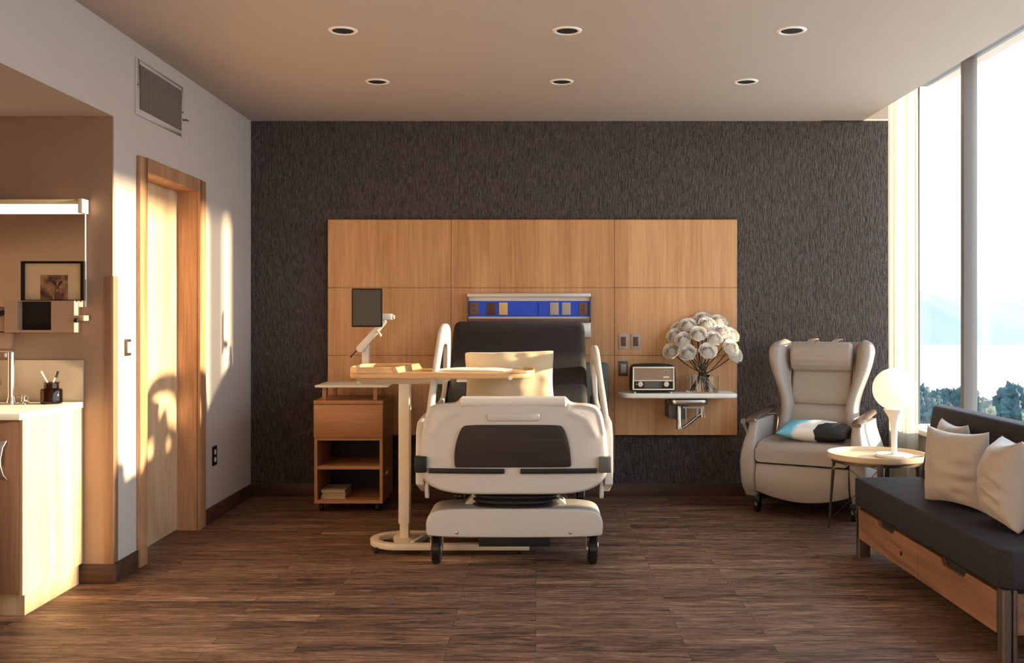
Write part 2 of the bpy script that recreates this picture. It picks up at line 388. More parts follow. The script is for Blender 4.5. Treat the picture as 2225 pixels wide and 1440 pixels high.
# ------------------------------------------------------------------ the room
XL, XR, YB, CEIL = -2.089, 2.396, 7.30, 2.749
YS = -1.6          # wall behind the camera
YA = 4.917         # alcove back wall
struct('floor', box(-4.2, 3.0, YS - .2, YB + .2, -0.15, 0.0), M['floor'], smooth=False)
struct('ceiling', box(XL - .25, XR, YS - .1, YB + .15, CEIL, 3.12), M['ceil'], smooth=False)
struct('ceiling_window_recess', box(XR - .01, 3.05, YS - .1, YB + .15, 3.05, 3.2), M['ceil'], smooth=False)
struct('wall_back', box(-2.4, 2.81, YB, YB + .2, 0, CEIL), M['paper'], smooth=False)
struct('trim_1', box(XR, 2.81, YB - .012, YB + .2, CEIL + .012, 3.1), M['ceil'], smooth=False)
struct('trim_2', box(XR - .3, 2.62, YB - .018, YB, CEIL - .0, CEIL + .012), M['white'], smooth=False)
DY0, DY1, DZ = 5.285, 6.155, 2.098
wl = MB()
wl.box(XL - .22, XL, YA + .012, DY0, 0, CEIL).box(XL - .22, XL, YA, YA + .012, 2.306, CEIL).box(XL - .22, XL, DY0, DY1, DZ, CEIL).box(XL - .22, XL, DY1, YB + .05, 0, CEIL)
wl.box(XL - .22, XL, 3.7, YA, 2.306, CEIL).box(XL - .22, XL, YS, 3.7, 0, CEIL)
struct('wall_left', wl, M['wall'], smooth=False)
struct('wall_alcove_back', MB().box(-4.2, XL - .219, YA, YA + .12, 0, 2.36).box(XL - .219, XL - .0008, YA, YA + .012, 0, 2.306), M['alcove'], smooth=False)
struct('wall_alcove_left', box(-4.2, -4.05, 3.6, YA + .1, 0, 2.36), M['alcove'], smooth=False)
struct('wall_alcove_front', box(-4.2, XL - .21, 3.58, 3.7, 0, 2.36), M['alcove'], smooth=False)
struct('ceiling_alcove', box(-4.2, XL - .001, 3.6, YA + .01, 2.3055, 2.42), M['ceil'], smooth=False)
struct('wall_front', box(-2.4, 3.0, YS - .15, YS, 0, 3.1), M['wall'], smooth=False)
# baseboards
bb = .094
struct('baseboard_back', box(XL, 2.70, YB - .014, YB, 0, bb), M['baseboard'], bevel=.002)
struct('baseboard_left', MB().box(XL, XL + .014, YA, 5.2, 0, bb).box(XL, XL + .014, 6.25, YB, 0, bb), M['baseboard'], bevel=.002)
struct('baseboard_alcove', box(-2.30, XL + .014, YA - .014, YA, 0, bb), M['baseboard'], bevel=.002)
# window wall
WX = 2.79
struct('wall_right', box(2.74, 3.0, YS, YB, 0, .495), M['wall'], smooth=False)
struct('trim_3', box(2.66, 2.92, YS, YB, .495, .53), M['white'], bevel=.004)
muls = [(7.275, 7.30), (6.489, 6.538), (4.30, 4.35), (2.20, 2.25), (0.10, 0.15), (-1.6, -1.5)]
for i, (a, b) in enumerate(muls):
    struct('trim_%d' % (4 + i), box(WX, WX + (.09 if i else .02), a, b, .53, 3.05), M['mullion'], bevel=.004)
struct('trim_10', box(WX, WX + .09, YS, YB, 3.0, 3.05), M['mullion'], bevel=.003)
for i in range(len(muls) - 1):
    y1, y0 = muls[i][0], muls[i + 1][1]
    struct('window_%d' % (i + 1), box(WX + .05, WX + .058, y0, y1, .53, 3.0), M['pane'], smooth=False)

# door with casing (wood frame)
DXR = -2.209
d = struct('door_1', box(DXR - .04, DXR, DY0 + .02, DY1 - .02, 0.006, DZ - .015), M['oakdoor'], smooth=False)
fr = MB()
fr.box(XL - .20, XL + .0, DY0, DY0 + .02, 0, DZ).box(XL - .20, XL, DY1 - .02, DY1, 0, DZ).box(XL - .20, XL, DY0, DY1, DZ - .015, DZ)
struct('trim_11', fr, M['oakframe'], smooth=False)
cs = MB(); t_ = .022
cs.box(XL, XL + t_, 5.206, DY0 + .02, 0, 2.159).box(XL, XL + t_, DY1 - .02, 6.245, 0, 2.159).box(XL, XL + t_, DY0 + .02, DY1 - .02, DZ - .015, 2.159)
struct('trim_12', cs, M['oakframe'], bevel=.004)

# ------------------------------------------------------------------ corner guard
g = MB().box(XL - .04, XL + .006, YA - .006, YA, bb, 1.515).box(XL, XL + .006, YA, YA + .05, bb, 1.515)
tag(g.build('corner_guard', M['guard'], bevel=.0015), 'tan vertical corner guard strip on the wall corner beside the vanity', 'corner guard')

# ------------------------------------------------------------------ vent grille
t = thing('vent_grille', 'white air vent grille with thin vertical slats high on the left wall', 'vent', (XL, 5.5, 2.37))
vy0, vy1, vz0, vz1 = 5.185, 5.895, 2.373, 2.668
iy0, iy1, iz0, iz1 = 5.236, 5.853, 2.407, 2.642
f_ = MB().box(XL, XL + .006, vy0, iy0, vz0, vz1).box(XL, XL + .006, iy1, vy1, vz0, vz1).box(XL, XL + .006, iy0, iy1, vz0, iz0).box(XL, XL + .006, iy0, iy1, iz1, vz1)
f_.build('frame', M['wall'], t, bevel=.001)
box(XL - .0, XL + .0012, iy0, iy1, iz0, iz1).build('backing', M['platebrown'], t)
sl = MB(); n_ = 40
for k in range(n_):
    y = iy0 + (k + .5) * (iy1 - iy0) / n_
    sl.add([(XL + .0015, y + .005, iz0), (XL + .012, y - .006, iz0), (XL + .012, y - .004, iz0), (XL + .0015, y + .007, iz0),
            (XL + .0015, y + .005, iz1), (XL + .012, y - .006, iz1), (XL + .012, y - .004, iz1), (XL + .0015, y + .007, iz1)],
           [(3, 2, 1, 0), (4, 5, 6, 7), (0, 1, 5, 4), (1, 2, 6, 5), (2, 3, 7, 6), (3, 0, 4, 7)])
sl.build('slats', M['wall'], t, smooth=False)
for yy, zz in ((5.21, 2.53), (5.87, 2.52)):
    MB().lathe([(0.006, 0), (0.006, .003), (.003, .005)], (XL + .006, yy, zz), 12, 'X').build('screw', M['greyplastic'], t)
MB().tube([(XL + .006, 5.875, 2.475), (XL + .03, 5.875, 2.475), (XL + .035, 5.885, 2.470)], .005, 8).build('damper_lever', M['greyplastic'], t)

# ------------------------------------------------------------------ recessed ceiling lights
def downlight(x, y, label):
    t = thing('recessed_light', label, 'ceiling light', (x, y, CEIL), 0, 'recessed ceiling lights')
    MB().lathe([(.054, 0), (.054, -.004), (.060, -.007), (.072, -.004), (.0745, 0.0)], (0, 0, 0), 40).build('trim_ring', M['ring'], t, local=True)
    MB().lathe([(.0001, -.0005), (.055, -.0005), (.055, -.002), (.0001, -.002)], (0, 0, 0), 40).build('baffle', M['dark'], t, local=True)
for y, r in ((4.989, 'nearer'), (6.072, 'farther')):
    for x, c in ((-.966, 'left'), (.158, 'middle'), (1.283, 'right')):
        downlight(x, y, 'round recessed ceiling light, %s one in the %s row of three' % (c, r))

# ------------------------------------------------------------------ headboard wood panels
HY = 7.262
hx = [-1.516, X_(980, HY), X_(1335, HY), 1.469]
hz = [Z_(945, HY), Z_(772, HY), Z_(625, HY), Z_(477, HY)]
t = thing('headboard_panelling', 'light maple wall panelling in a grid behind the bed', 'wall panel', (0, YB - .02, hz[0]))
g_ = .0016
for i in range(3):
    for j in range(3):
        z0 = hz[j]
        if i == 1 and j == 0: z0 = Z_(1027, HY)
        box(hx[i] + (g_ if i else 0), hx[i + 1] - (g_ if i < 2 else 0), HY, YB - .001, z0 + (g_ if j else 0), hz[j + 1] - (g_ if j < 2 else 0)).build('panel', M['maple'], t, bevel=.001, seg=1)
box(hx[0] + .01, hx[3] - .01, HY + .012, YB - .0005, hz[0] + .01, hz[3] - .01).build('backing', M['nightoak'], t)

def outlet(name, label, x0, x1, y0, y1, Y, kind='socket', plate='plategrey', group=None):
    """faces the camera (plane y = Y)"""
    cx = (x0 + x1) / 2; cz = (y0 + y1) / 2
    t = thing(name, label, 'outlet' if kind == 'socket' else 'switch', (cx, Y, y0), 0, group)
    box(x0, x1, Y - .006, Y, y0, y1).build('cover_plate', M[plate], t, bevel=.002)
    w, h = (x1 - x0), (y1 - y0)
    if kind == 'socket':
        box(cx - w * .28, cx + w * .28, Y - .009, Y - .005, cz - h * .31, cz + h * .31).build('receptacle', M['socket'], t, bevel=.001)
        for dz in (-.16, .16):
            s = MB()
            for dx in (-.1, .1): s.box(cx + dx * w - .0018, cx + dx * w + .0018, Y - .0096, Y - .008, cz + dz * h - .004, cz + dz * h + .004)
            s.box(cx - .002, cx + .002, Y - .0096, Y - .008, cz + dz * h - .011, cz + dz * h - .008)
            s.build('socket_slots', M['dark'], t)
    else:
        box(cx - w * .26, cx + w * .30, Y - .016, Y - .005, cz - h * .30, cz + h * .30).build('rocker', M['plategrey'], t, bevel=.002)
PY = HY
outlet('wall_outlet', 'grey framed brown outlet above the radio, left of the pair', X_(1344.5, PY), X_(1364.5, PY), Z_(758, PY), Z_(725, PY), PY, group='outlet pair over the radio')
outlet('wall_outlet', 'grey framed brown outlet above the radio, right of the pair', X_(1371, PY), X_(1391, PY), Z_(758, PY), Z_(725, PY), PY, group='outlet pair over the radio')
outlet('wall_switch', 'grey rocker switch in dark plate on the panelling left of the radio', X_(1343.5, PY), X_(1364.5, PY), Z_(817, PY), Z_(784, PY), PY, 'switch', 'greyplastic')

# left wall: light switch and outlet
t = thing('light_switch', 'light switch in dark plate on sunlit wall before the door', 'switch', (XL, 5.09, 1.12))
box(XL, XL + .007, 5.055, 5.125, 1.115, 1.200).build('cover_plate', M['thinmetal'], t, bevel=.002)
box(XL + .006, XL + .014, 5.068, 5.113, 1.130, 1.186).build('rocker', M['white'], t, bevel=.002)
t = thing('duplex_outlet', 'black outlet with two white sockets low on the left wall beyond the door', 'outlet', (XL, 6.47, .37))
box(XL, XL + .006, 6.425, 6.510, .350, .475).build('cover_plate', M['blackplastic'], t, bevel=.002)
for zz in (.387, .436):
    MB().lathe([(.0001, 0), (.017, 0), (.017, .004), (.0001, .004)], (XL + .005, 6.467, zz), 16, 'X').build('socket', M['white'], t)

# ------------------------------------------------------------------ bed head rail (medical services unit)
UY = 7.20
ux0, ux1 = X_(1015, UY), X_(1284, UY)
t = thing('medical_rail', 'grey wall unit with blue strip and outlets above the bed head', 'wall unit', ((ux0 + ux1) / 2, YB - .04, Z_(733, UY)))
def prof(y0, y1, yb=HY, inset=0.0): return None
box(ux0, ux1, UY, HY, Z_(645, UY), Z_(637, UY)).build('top_cap', M['alu'], t, bevel=.004)
box(ux0 + .006, ux1 - .006, UY + .03, HY, Z_(693, UY), Z_(645, UY)).build('housing', M['alu'], t)
box(ux0, ux0 + .008, UY, HY, Z_(700, UY), Z_(645, UY)).build('end_cap', M['greyplastic'], t)
box(ux1 - .008, ux1, UY, HY, Z_(700, UY), Z_(645, UY)).build('end_cap', M['greyplastic'], t)
box(ux0, ux1, UY, HY, Z_(700, UY), Z_(692, UY)).build('lower_rail', M['platebrown'], t, bevel=.003)
box(ux0 + .02, ux1, UY + .02, HY, Z_(733, UY), Z_(700, UY)).build('bottom_cover', M['alu'], t, bevel=.006)
sy0 = UY + .022
st = box(ux0 + .008, ux1 - .008, sy0, UY + .031, Z_(687.5, UY), Z_(653.5, UY)).build('blue_strip', M['blue'], t)
def ux(px): return X_(px, sy0)
for x0, x1, mk, sk in ((1020, 1040, 'platebrown', True), (1058, 1077, 'platedark', False), (1084.5, 1103, 'platetan', False), (1195, 1214, 'plategrey', False), (1221, 1240, 'plategrey', False), (1258, 1276.5, 'platebrown', True)):
    p_ = box(ux(x0), ux(x1), sy0 - .006, sy0, Z_(684, sy0), Z_(657, sy0)).build('outlet_plate', M[mk], t, bevel=.001)
    if sk:
        for zz in (665, 674):
            MB().lathe([(.0001, 0), (.0125, 0), (.0125, -.003), (.0001, -.003)], ((ux(x0) + ux(x1)) / 2, sy0 - .005, Z_(zz, sy0)), 16, 'Y').build('socket', M['socket'], p_)
box(ux(1168.5), ux(1169.8), sy0 - .002, sy0, Z_(684, sy0), Z_(656, sy0)).build('seam', M['dark'], t)

# ------------------------------------------------------------------ vanity
cx1 = -2.2346; cf = 4.335
t = thing('vanity_cabinet', 'oak vanity base cabinet with curved pull handle under the white sink counter', 'cabinet', (-2.8, 4.6, 0))
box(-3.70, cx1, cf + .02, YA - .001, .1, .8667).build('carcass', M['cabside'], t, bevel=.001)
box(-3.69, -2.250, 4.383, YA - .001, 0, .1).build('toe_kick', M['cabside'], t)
def cabdoor(a, b, hx_):
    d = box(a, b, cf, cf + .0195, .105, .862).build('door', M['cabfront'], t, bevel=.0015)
    ra = [(hx_ - .004, cf, .775), (hx_ + .004, cf - .02, .775), (hx_ - .004, cf - .034, .75), (hx_ - .010, cf - .042, .70), (hx_ - .009, cf - .042, .67), (hx_ - .002, cf - .034, .63), (hx_ + .006, cf - .02, .61), (hx_ + .004, cf, .61)]
    m_ = MB()
    for q in (-.010, -.005, 0, .005, .010): m_.tube([(x + q, y, z) for x, y, z in ra], .0035, 6)
    m_.build('handle', M['steel'], d)
cabdoor(-2.80, cx1 - .014, -2.31); cabdoor(-3.25, -2.803, -2.86)
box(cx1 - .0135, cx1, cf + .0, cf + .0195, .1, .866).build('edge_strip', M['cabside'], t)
c_ = MB().box(-3.72, cx1 + .005, 4.30, YA - .001, .8667, .8958)
t = thing('sink_counter', 'white vanity counter with shallow sink basin and low backsplash', 'counter', (-2.8, 4.6, .8667))
c_.build('countertop', M['whitetop'], t, bevel=.003)
def basin(u, v):
    a = 2 * PI * u; r = v
    rr = 1.0 if False else r
    x = -3.08 + .55 * rr * math.copysign(abs(math.cos(a)) ** .6, math.cos(a)); y = 4.60 + .20 * rr * math.copysign(abs(math.sin(a)) ** .6, math.sin(a))
    return (x, y, .8962 + (.0035 if r > .93 else -0.0) + 0.0)
MB().grid(basin, 40, 14, True).build('basin_rim', M['whitetop'], t, fix=False)
box(-3.72, X_(181, YA - .01), YA - .012, YA - .001, .8958, Z_(782, YA)).build('backsplash', M['splash'], t, bevel=.001)
MB().lathe([(.0001, 0), (.014, 0), (.014, -.004), (.0001, -.004)], (X_(0, YA), YA - .012, Z_(832, YA)), 20, 'Y').build('overflow_cap', M['steel'], t)

# faucet
fx = X_(24, 4.80); fy = 4.80
t = thing('faucet', 'tall chrome faucet with flat spout at the left end of the counter', 'faucet', (fx, fy, .8958))
MB().lathe([(.023, 0), (.023, .008), (.0165, .03), (.0155, .04), (.0155, .245), (.014, .25), (.0001, .25)], (fx, fy, .8958), 24).build('body', M['chrome'], t)
box(fx - .16, fx + .012, fy - .012, fy + .012, 1.146, 1.158).build('spout', M['chrome'], t, bevel=.003)
MB().lathe([(.006, 0), (.006, -.018), (.0001, -.02)], (fx - .02, fy - .012, 1.140), 12).build('spout_tip', M['chrome'], t)
fx2 = X_(52, 4.80)
MB().lathe([(.022, 0), (.022, .005), (.013, .012), (.012, .03), (.009, .042), (.0001, .044)], (fx2, fy, .8958), 20).build('hot_handle', M['chrome'], t)
hh_ = [o for o in COL.objects if o.name.startswith('hot_handle')][-1]
MB().tube([(fx2, fy, .930), (fx2 - .03, fy - .004, .935)], [.006, .0035], 8).build('lever', M['chrome'], hh_)
box(fx2 + .008, fx2 + .022, fy - .01, fy + .01, .8958, .93).build('side_tab', M['chrome'], hh_, bevel=.002)

# toothbrush jar
jx, jy = X_(112, 4.80), 4.80
J0 = .8958
t = thing('glass_jar', 'dark brown glass apothecary jar holding two toothbrushes', 'jar', (jx, jy, J0))
MB().lathe([(.0001, .0), (.045, 0), (.050, .006), (.050, .064), (.046, .072), (.034, .076), (.033, .098), (.038, .1015), (.038, .104), (.030, .104), (.030, .076), (.043, .068), (.046, .060), (.046, .008), (.0001, .006)], (jx, jy, J0), 32).build('jar_body', M['jar'], t)
def toothbrush(x0, x1, y, z0, z1, label, bristle):
    t = thing('toothbrush', label, 'toothbrush', (x0, y, z0), 0, 'toothbrushes in the jar')
    a = Vector((x0, y, z0)); b = Vector((x1, y, z1))
    MB().tube([a, a.lerp(b, .62)], [.0035, .0035], 8).build('handle', M['traywood'], t)
    MB().tube([a.lerp(b, .62), a.lerp(b, .8), b], [.0038, .0042, .0045], 8).build('neck', M['paperw'], t)
    if bristle:
        c0 = a.lerp(b, .80) + Vector((.007, 0, 0)); c1 = b + Vector((.007, 0, .0))
        MB().tube([c0, c1], .0062, 6).build('bristles', M['brush'], t)
toothbrush(X_(124, 4.8), X_(87, 4.8), 4.81, J0 + .0095, Z_(807, 4.8), 'white topped toothbrush leaning left in the brown jar', False)
toothbrush(X_(104, 4.8), X_(125, 4.8), 4.792, J0 + .0095, Z_(806, 4.8), 'toothbrush with black bristles leaning right in the brown jar', True)

# mirror, picture, dispenser, bracket
MY = YA - .018
t = thing('wall_mirror', 'large frameless mirror above the vanity counter', 'mirror', (-3.0, YA, Z_(667, MY)))
box(-3.72, X_(185.5, MY), MY, YA - .001, Z_(667, MY), Z_(462, MY)).build('mirror_backing', M['white'], t)
box(-3.72, X_(184.3, MY), MY - .0015, MY - .0002, Z_(666.5, MY), Z_(462, MY)).build('mirror_glass', M['mirror'], t)
t = thing('vanity_light', 'glowing horizontal light bar above the mirror', 'wall light', (-3.0, YA, Z_(463, YA)))
box(-3.72, X_(172, YA - .06), YA - .07, YA - .001, Z_(461, YA - .06), Z_(444, YA - .06)).build('diffuser', M['tube'], t, bevel=.004)
box(-3.72, X_(172, YA - .06), YA - .066, YA - .001, Z_(443.9, YA - .06), Z_(433.5, YA - .06)).build('housing', M['cream'], t, bevel=.002)
box(X_(172, YA - .06), X_(182, YA - .06), YA - .075, YA - .001, Z_(463, YA - .06), Z_(432, YA - .06)).build('end_cap', M['white'], t, bevel=.002)

# glove / towel dispenser box below mirror
BY = 4.85
t = thing('towel_dispenser', 'tan wall dispenser with dark square opening below the mirror', 'dispenser', (X_(85, BY), YA, Z_(722, BY)))
bx0, bx1, bz0, bz1 = X_(9.5, BY), X_(161, BY), Z_(722, BY), Z_(653, BY)
ox0, ox1, oz0, oz1 = X_(38, BY), X_(111, BY), Z_(717, BY), Z_(654.5, BY)
m_ = MB().box(bx0, ox0, BY, YA - .001, bz0, bz1).box(ox1, bx1, BY, YA - .001, bz0, bz1).box(ox0, ox1, BY, YA - .001, bz0, oz0).box(ox0, ox1, BY + .055, YA - .001, oz0, bz1).box(ox0, ox1, BY + .0, YA - .001, oz1, bz1)
m_.build('housing', M['dispenser'], t, smooth=False)
box(ox0, ox1, BY + .045, BY + .0545, oz0, oz1).build('opening_back', M['dark'], t)
t = thing('wall_bracket', 'small tan bracket bar with black knob beside the dispenser', 'bracket', (X_(165, BY), YA, Z_(697, YA - .06)))
box(X_(142, YA - .06) , X_(184, YA - .06), YA - .07, YA - .001, Z_(697, YA - .06), Z_(685, YA - .06)).build('bar', M['dispenser'], t, bevel=.002)
MB().lathe([(.0001, 0), (.009, 0), (.012, -.012), (.009, -.02), (.0001, -.022)], (X_(164, BY - .02), YA - .07, Z_(696, YA - .06)), 14, 'Y').build('knob', M['blackplastic'], t)
t = thing('soap_dispenser', 'dark topped dispenser at the left picture edge below the mirror', 'dispenser', (X_(-20, BY), YA, Z_(745, BY)))
m2 = MB().box(X_(-70, BY), X_(8.5, BY), BY + .02, YA - .001, Z_(720, BY), Z_(668, BY)); m2.build('housing', M['dispenser'], t, bevel=.004)
m2 = MB().prism([(X_(-60, BY), Z_(722, BY)), (X_(15, BY), Z_(722, BY)), (X_(17, BY), Z_(725, BY)), (X_(13, BY), Z_(757, BY)), (X_(-60, BY), Z_(757, BY))], 'Y', BY + .03, YA - .001); m2.build('reservoir', M['dispenser'], t, bevel=.003)
m2 = MB().prism([(X_(-60, BY), Z_(690, BY)), (X_(8.2, BY), Z_(673, BY)), (X_(8.2, BY), Z_(684, BY)), (X_(-60, BY), Z_(702, BY))], 'Y', BY, BY + .0195); m2.build('lid', M['blackplastic'], t)

# framed picture standing on the dispenser, in front of the mirror
FY = 4.868
px0, px1, pz0, pz1 = X_(45, FY), X_(182, FY), bz1 + .0005, Z_(567, FY)
t = thing('picture_frame', 'black framed photograph of a hare with wide white mat', 'picture', ((px0 + px1) / 2, FY, pz0))
bw = .0165
m_ = MB().box(px0, px1, FY, FY + .02, pz1 - .0115, pz1).box(px0, px0 + bw, FY, FY + .02, pz0, pz1 - .0115).box(px1 - bw, px1, FY, FY + .02, pz0, pz1 - .0115).box(px0 + bw, px1 - bw, FY, FY + .02, pz0, pz0 + .004)
m_.build('frame', M['blackplastic'], t, smooth=False)
box(px0 + bw, px1 - bw, FY + .010, FY + .014, pz0 + .004, pz1 - .0115).build('mat_board', M['cream'], t)
def photo_mat():
    m, nt, b = new_mat('sepia_photo'); L = nt.links.new
    tc = N(nt, 'ShaderNodeTexCoord'); nz = N(nt, 'ShaderNodeTexNoise', Scale=14.0, Detail=3.0); L(tc.outputs['Object'], nz.inputs['Vector'])
    cr = N(nt, 'ShaderNodeValToRGB'); cr.color_ramp.elements[0].position = .35; cr.color_ramp.elements[1].position = .68
    cr.color_ramp.elements[0].color = srgb(74, 48, 40); cr.color_ramp.elements[1].color = srgb(196, 156, 120)
    L(nz.outputs['Fac'], cr.inputs[0]); L(cr.outputs[0], b.inputs['Base Color']); b.inputs['Roughness'].default_value = .5
    return m
M['photo'] = photo_mat()
M['hare'] = plain('hare_brown', srgb(108, 74, 58), .6, vary=.25, bscale=120)
M['hare2'] = plain('hare_pale', srgb(176, 136, 106), .6)
M['hare3'] = plain('hare_dark', srgb(62, 40, 34), .6)
qx0, qx1, qz0, qz1 = X_(85.5, FY), X_(145.5, FY), pz0 + .0045, Z_(597, FY)
ph = box(qx0, qx1, FY + .0092, FY + .0098, qz0, qz1).build('photograph', M['photo'], t)
def HP(x, y): return (X_(x, FY), Z_(y, FY))
def flat(name, pts, mat, lay=0):
    yy = FY + .0091 - lay * .0004
    MB().prism([HP(*p) for p in smoothpoly(pts, 2)], 'Y', yy, yy - .0003).build(name, M[mat], ph, smooth=False)
flat('hare_body', [(112, 652.8), (113, 643), (115, 636), (119, 630), (126, 630), (131, 638), (134, 652.8)], 'hare', 0)
flat('hare_head', [(117.5, 630), (117.5, 624), (120, 620), (125, 620), (127.5, 625), (127, 631), (123, 634)], 'hare', 1)
flat('hare_muzzle', [(120.5, 632), (121, 627), (124, 627), (124.8, 632), (122.5, 633.8)], 'hare2', 2)
flat('hare_chest', [(112.5, 652), (113.5, 641), (116, 637), (116, 652)], 'hare2', 2)
flat('hare_ear', [(120, 622), (113.5, 615), (112, 610.5), (115, 609.5), (119, 612), (122, 620)], 'hare3', 2)
flat('hare_ear', [(123.5, 622), (125.5, 613), (130, 609.5), (135, 610), (133, 615.5), (126.5, 622)], 'hare3', 2)

# ------------------------------------------------------------------ nightstand
NY = 6.70
nx0, nx1 = X_(682.5, NY), X_(831, NY)
t = thing('nightstand', 'light oak open nightstand with one drawer and raised white top', 'nightstand', ((nx0 + nx1) / 2, NY + .24, 0))
nb = 7.17; tk = .02
nz0, nzt = Z_(1094, NY), Z_(870, NY)
c = MB(); c.box(nx0, nx0 + tk, NY + .006, nb, nz0, Z_(952, NY)).box(nx1 - tk, nx1, NY + .006, nb, nz0, Z_(952, NY)).box(nx0 + tk, nx1 - tk, NY + .006, nb, nz0, nz0 + .024)
c.box(nx0, nx1, NY + .02, nb, Z_(952, NY), Z_(878, NY)).box(nx0 + tk, nx1 - tk, NY + .006, nb, Z_(957, NY), Z_(952, NY))
c.build('carcass', M['nightoak'], t, smooth=False)
box(nx0 + tk, nx1 - tk, nb - .0115, nb, nz0 + .024, Z_(957, NY)).build('shaded_back_panel', M['dark'], t)  # near-black back: shade of the open interior put into its colour
box(nx0 + tk, nx1 - tk, NY + .012, nb - .012, Z_(1020, NY), Z_(1012.5, NY)).build('shelf', M['nightoak'], t)
box(nx0 - .003, nx1 + .002, NY, NY + .0195, Z_(951, NY), Z_(879, NY)).build('drawer', M['nightoak'], t, bevel=.0015)
box(nx0 - .004, nx1 + .004, NY - .002, nb, Z_(878, NY), nzt).build('lower_top', M['nightoak'], t, bevel=.002)
nt0, nt1 = .838, .853
MB().prism(rrect(nx0, X_(846, NY), NY - .01, nb, .03), 'Z', nt0, nt1).build('upper_top', M['white'], t, bevel=.004)
for a, b, yy in ((700, 709, NY + .03), (811, 820, NY + .03), (722, 731, NY + .38), (827, 836, NY + .38)):
    box(X_(a, yy), X_(b, yy), yy, yy + .028, nzt, nt0).build('post', M['nightoak'], t, bevel=.002)
for a in (nx0 + .04, nx1 - .04):
    for yy in (NY + .05, nb - .05):
        MB().lathe([(.0001, -.012), (.024, -.012), (.027, -.008), (.027, .008), (.024, .012), (.0001, .012)], (a, yy, .0272), 18, 'X').build('caster', M['rubber'], t)
        box(a - .016, a + .016, yy - .012, yy + .012, .03, nz0).build('caster_fork', M['blackplastic'], t)
# books on lower shelf
bkz = nz0 + .024
for i, (a, b, hgt, dy, lb) in enumerate(((696.5, 750, .0215, 0, 'bottom book of the small stack in the nightstand'), (699.5, 750.5, .0185, .01, 'middle book of the small stack in the nightstand'), (697, 749.5, .020, .004, 'top book of the small stack in the nightstand'))):
    y0 = NY + .05 + dy; x0, x1 = X_(a, y0), X_(b, y0)
    t = thing('book', lb, 'book', ((x0 + x1) / 2, y0 + .1, bkz), 0, 'books in the nightstand')
    box(x0 + .002, x1 - .002, y0 + .002, y0 + .228, bkz + .0025, bkz + hgt - .0025).build('pages', M['papere'], t)
    m_ = MB().box(x0, x1, y0, y0 + .23, bkz, bkz + .0024).box(x0, x1, y0, y0 + .23, bkz + hgt - .0024, bkz + hgt - .0001)
    m_.box(x1 - .0018, x1, y0, y0 + .23, bkz + .0024, bkz + hgt - .0024)
    m_.build('cover', M['plategrey'], t)
    bkz += hgt

# ------------------------------------------------------------------ tablet arm on the nightstand
ax, ay = X_(794.5, 6.95), 6.95
t = thing('tablet_arm', 'white jointed desk arm with a black tablet on the nightstand', 'tablet arm', (ax, ay, nt1))
MB().lathe([(.0001, 0), (.06, 0), (.06, .008), (.055, .012), (.0001, .012)], (ax, ay, nt1), 28).build('base', M['white'], t)
box(ax - .026, ax + .026, ay - .02, ay + .02, nt1 + .01, Z_(752, ay)).build('post', M['white'], t, bevel=.012)
MB().lathe([(.0001, -.024), (.026, -.024), (.026, .024), (.0001, .024)], (ax, ay, Z_(752, ay)), 24, 'Y').build('joint', M['white'], t)
A0 = Vector((X_(784, 6.92), 6.90, Z_(757, 6.92))); A1 = Vector((X_(833, 6.88), 6.90, Z_(699, 6.88)))
dd = (A1 - A0).normalized(); nn = Vector((-dd.z, 0, dd.x))
def armpoly(a, b, w0, w1):
    pts = []
    for k in range(9):
        an = PI / 2 + PI * k / 8; pts.append(a + dd * (w0 * math.cos(an)) + nn * (w0 * math.sin(an)))
    for k in range(9):
        an = -PI / 2 + PI * k / 8; pts.append(b + dd * (w1 * math.cos(an)) + nn * (w1 * math.sin(an)))
    return [(p.x, p.z) for p in pts]
MB().prism(armpoly(A0, A1, .026, .018), 'Y', 6.885, 6.925).build('arm', M['white'], t, bevel=.004)
MB().tube([(X_(820, 6.88), 6.88, Z_(718, 6.88)), (X_(829, 6.88), 6.86, Z_(729, 6.88))], .008, 8).build('tension_knob', M['white'], t)
box(X_(822, 6.82), X_(853, 6.82), 6.79, 6.85, Z_(695, 6.82), Z_(681.5, 6.82)).build('head', M['white'], t, bevel=.008)
box(X_(848, 6.82), X_(857, 6.82), 6.795, 6.845, Z_(693, 6.82), Z_(684, 6.82)).build('head_cap', M['alu'], t, bevel=.003)
MB().tube([(X_(776, 6.9), 6.9, Z_(760, 6.9)), (X_(766, 6.9), 6.89, Z_(771, 6.9)), (X_(762.5, 6.9), 6.88, Z_(776, 6.9))], .004, 6).build('cable_tail', M['blackplastic'], t)
box(X_(806, 6.80), X_(826, 6.80), 6.756, 6.82, Z_(694, 6.8), Z_(683, 6.8)).build('mount', M['white'], t, bevel=.003)
TY = 6.74
sc_ = MB().prism(rrect(X_(764, TY), X_(830.5, TY), Z_(710.5, TY), Z_(626.5, TY), .008), 'Y', TY, TY + .016).build('tablet', M['blackplastic'], t, bevel=.002)
box(X_(767, TY), X_(827.5, TY), TY - .0012, TY + .001, Z_(707, TY), Z_(629.5, TY)).build('screen', M['screen'], sc_)

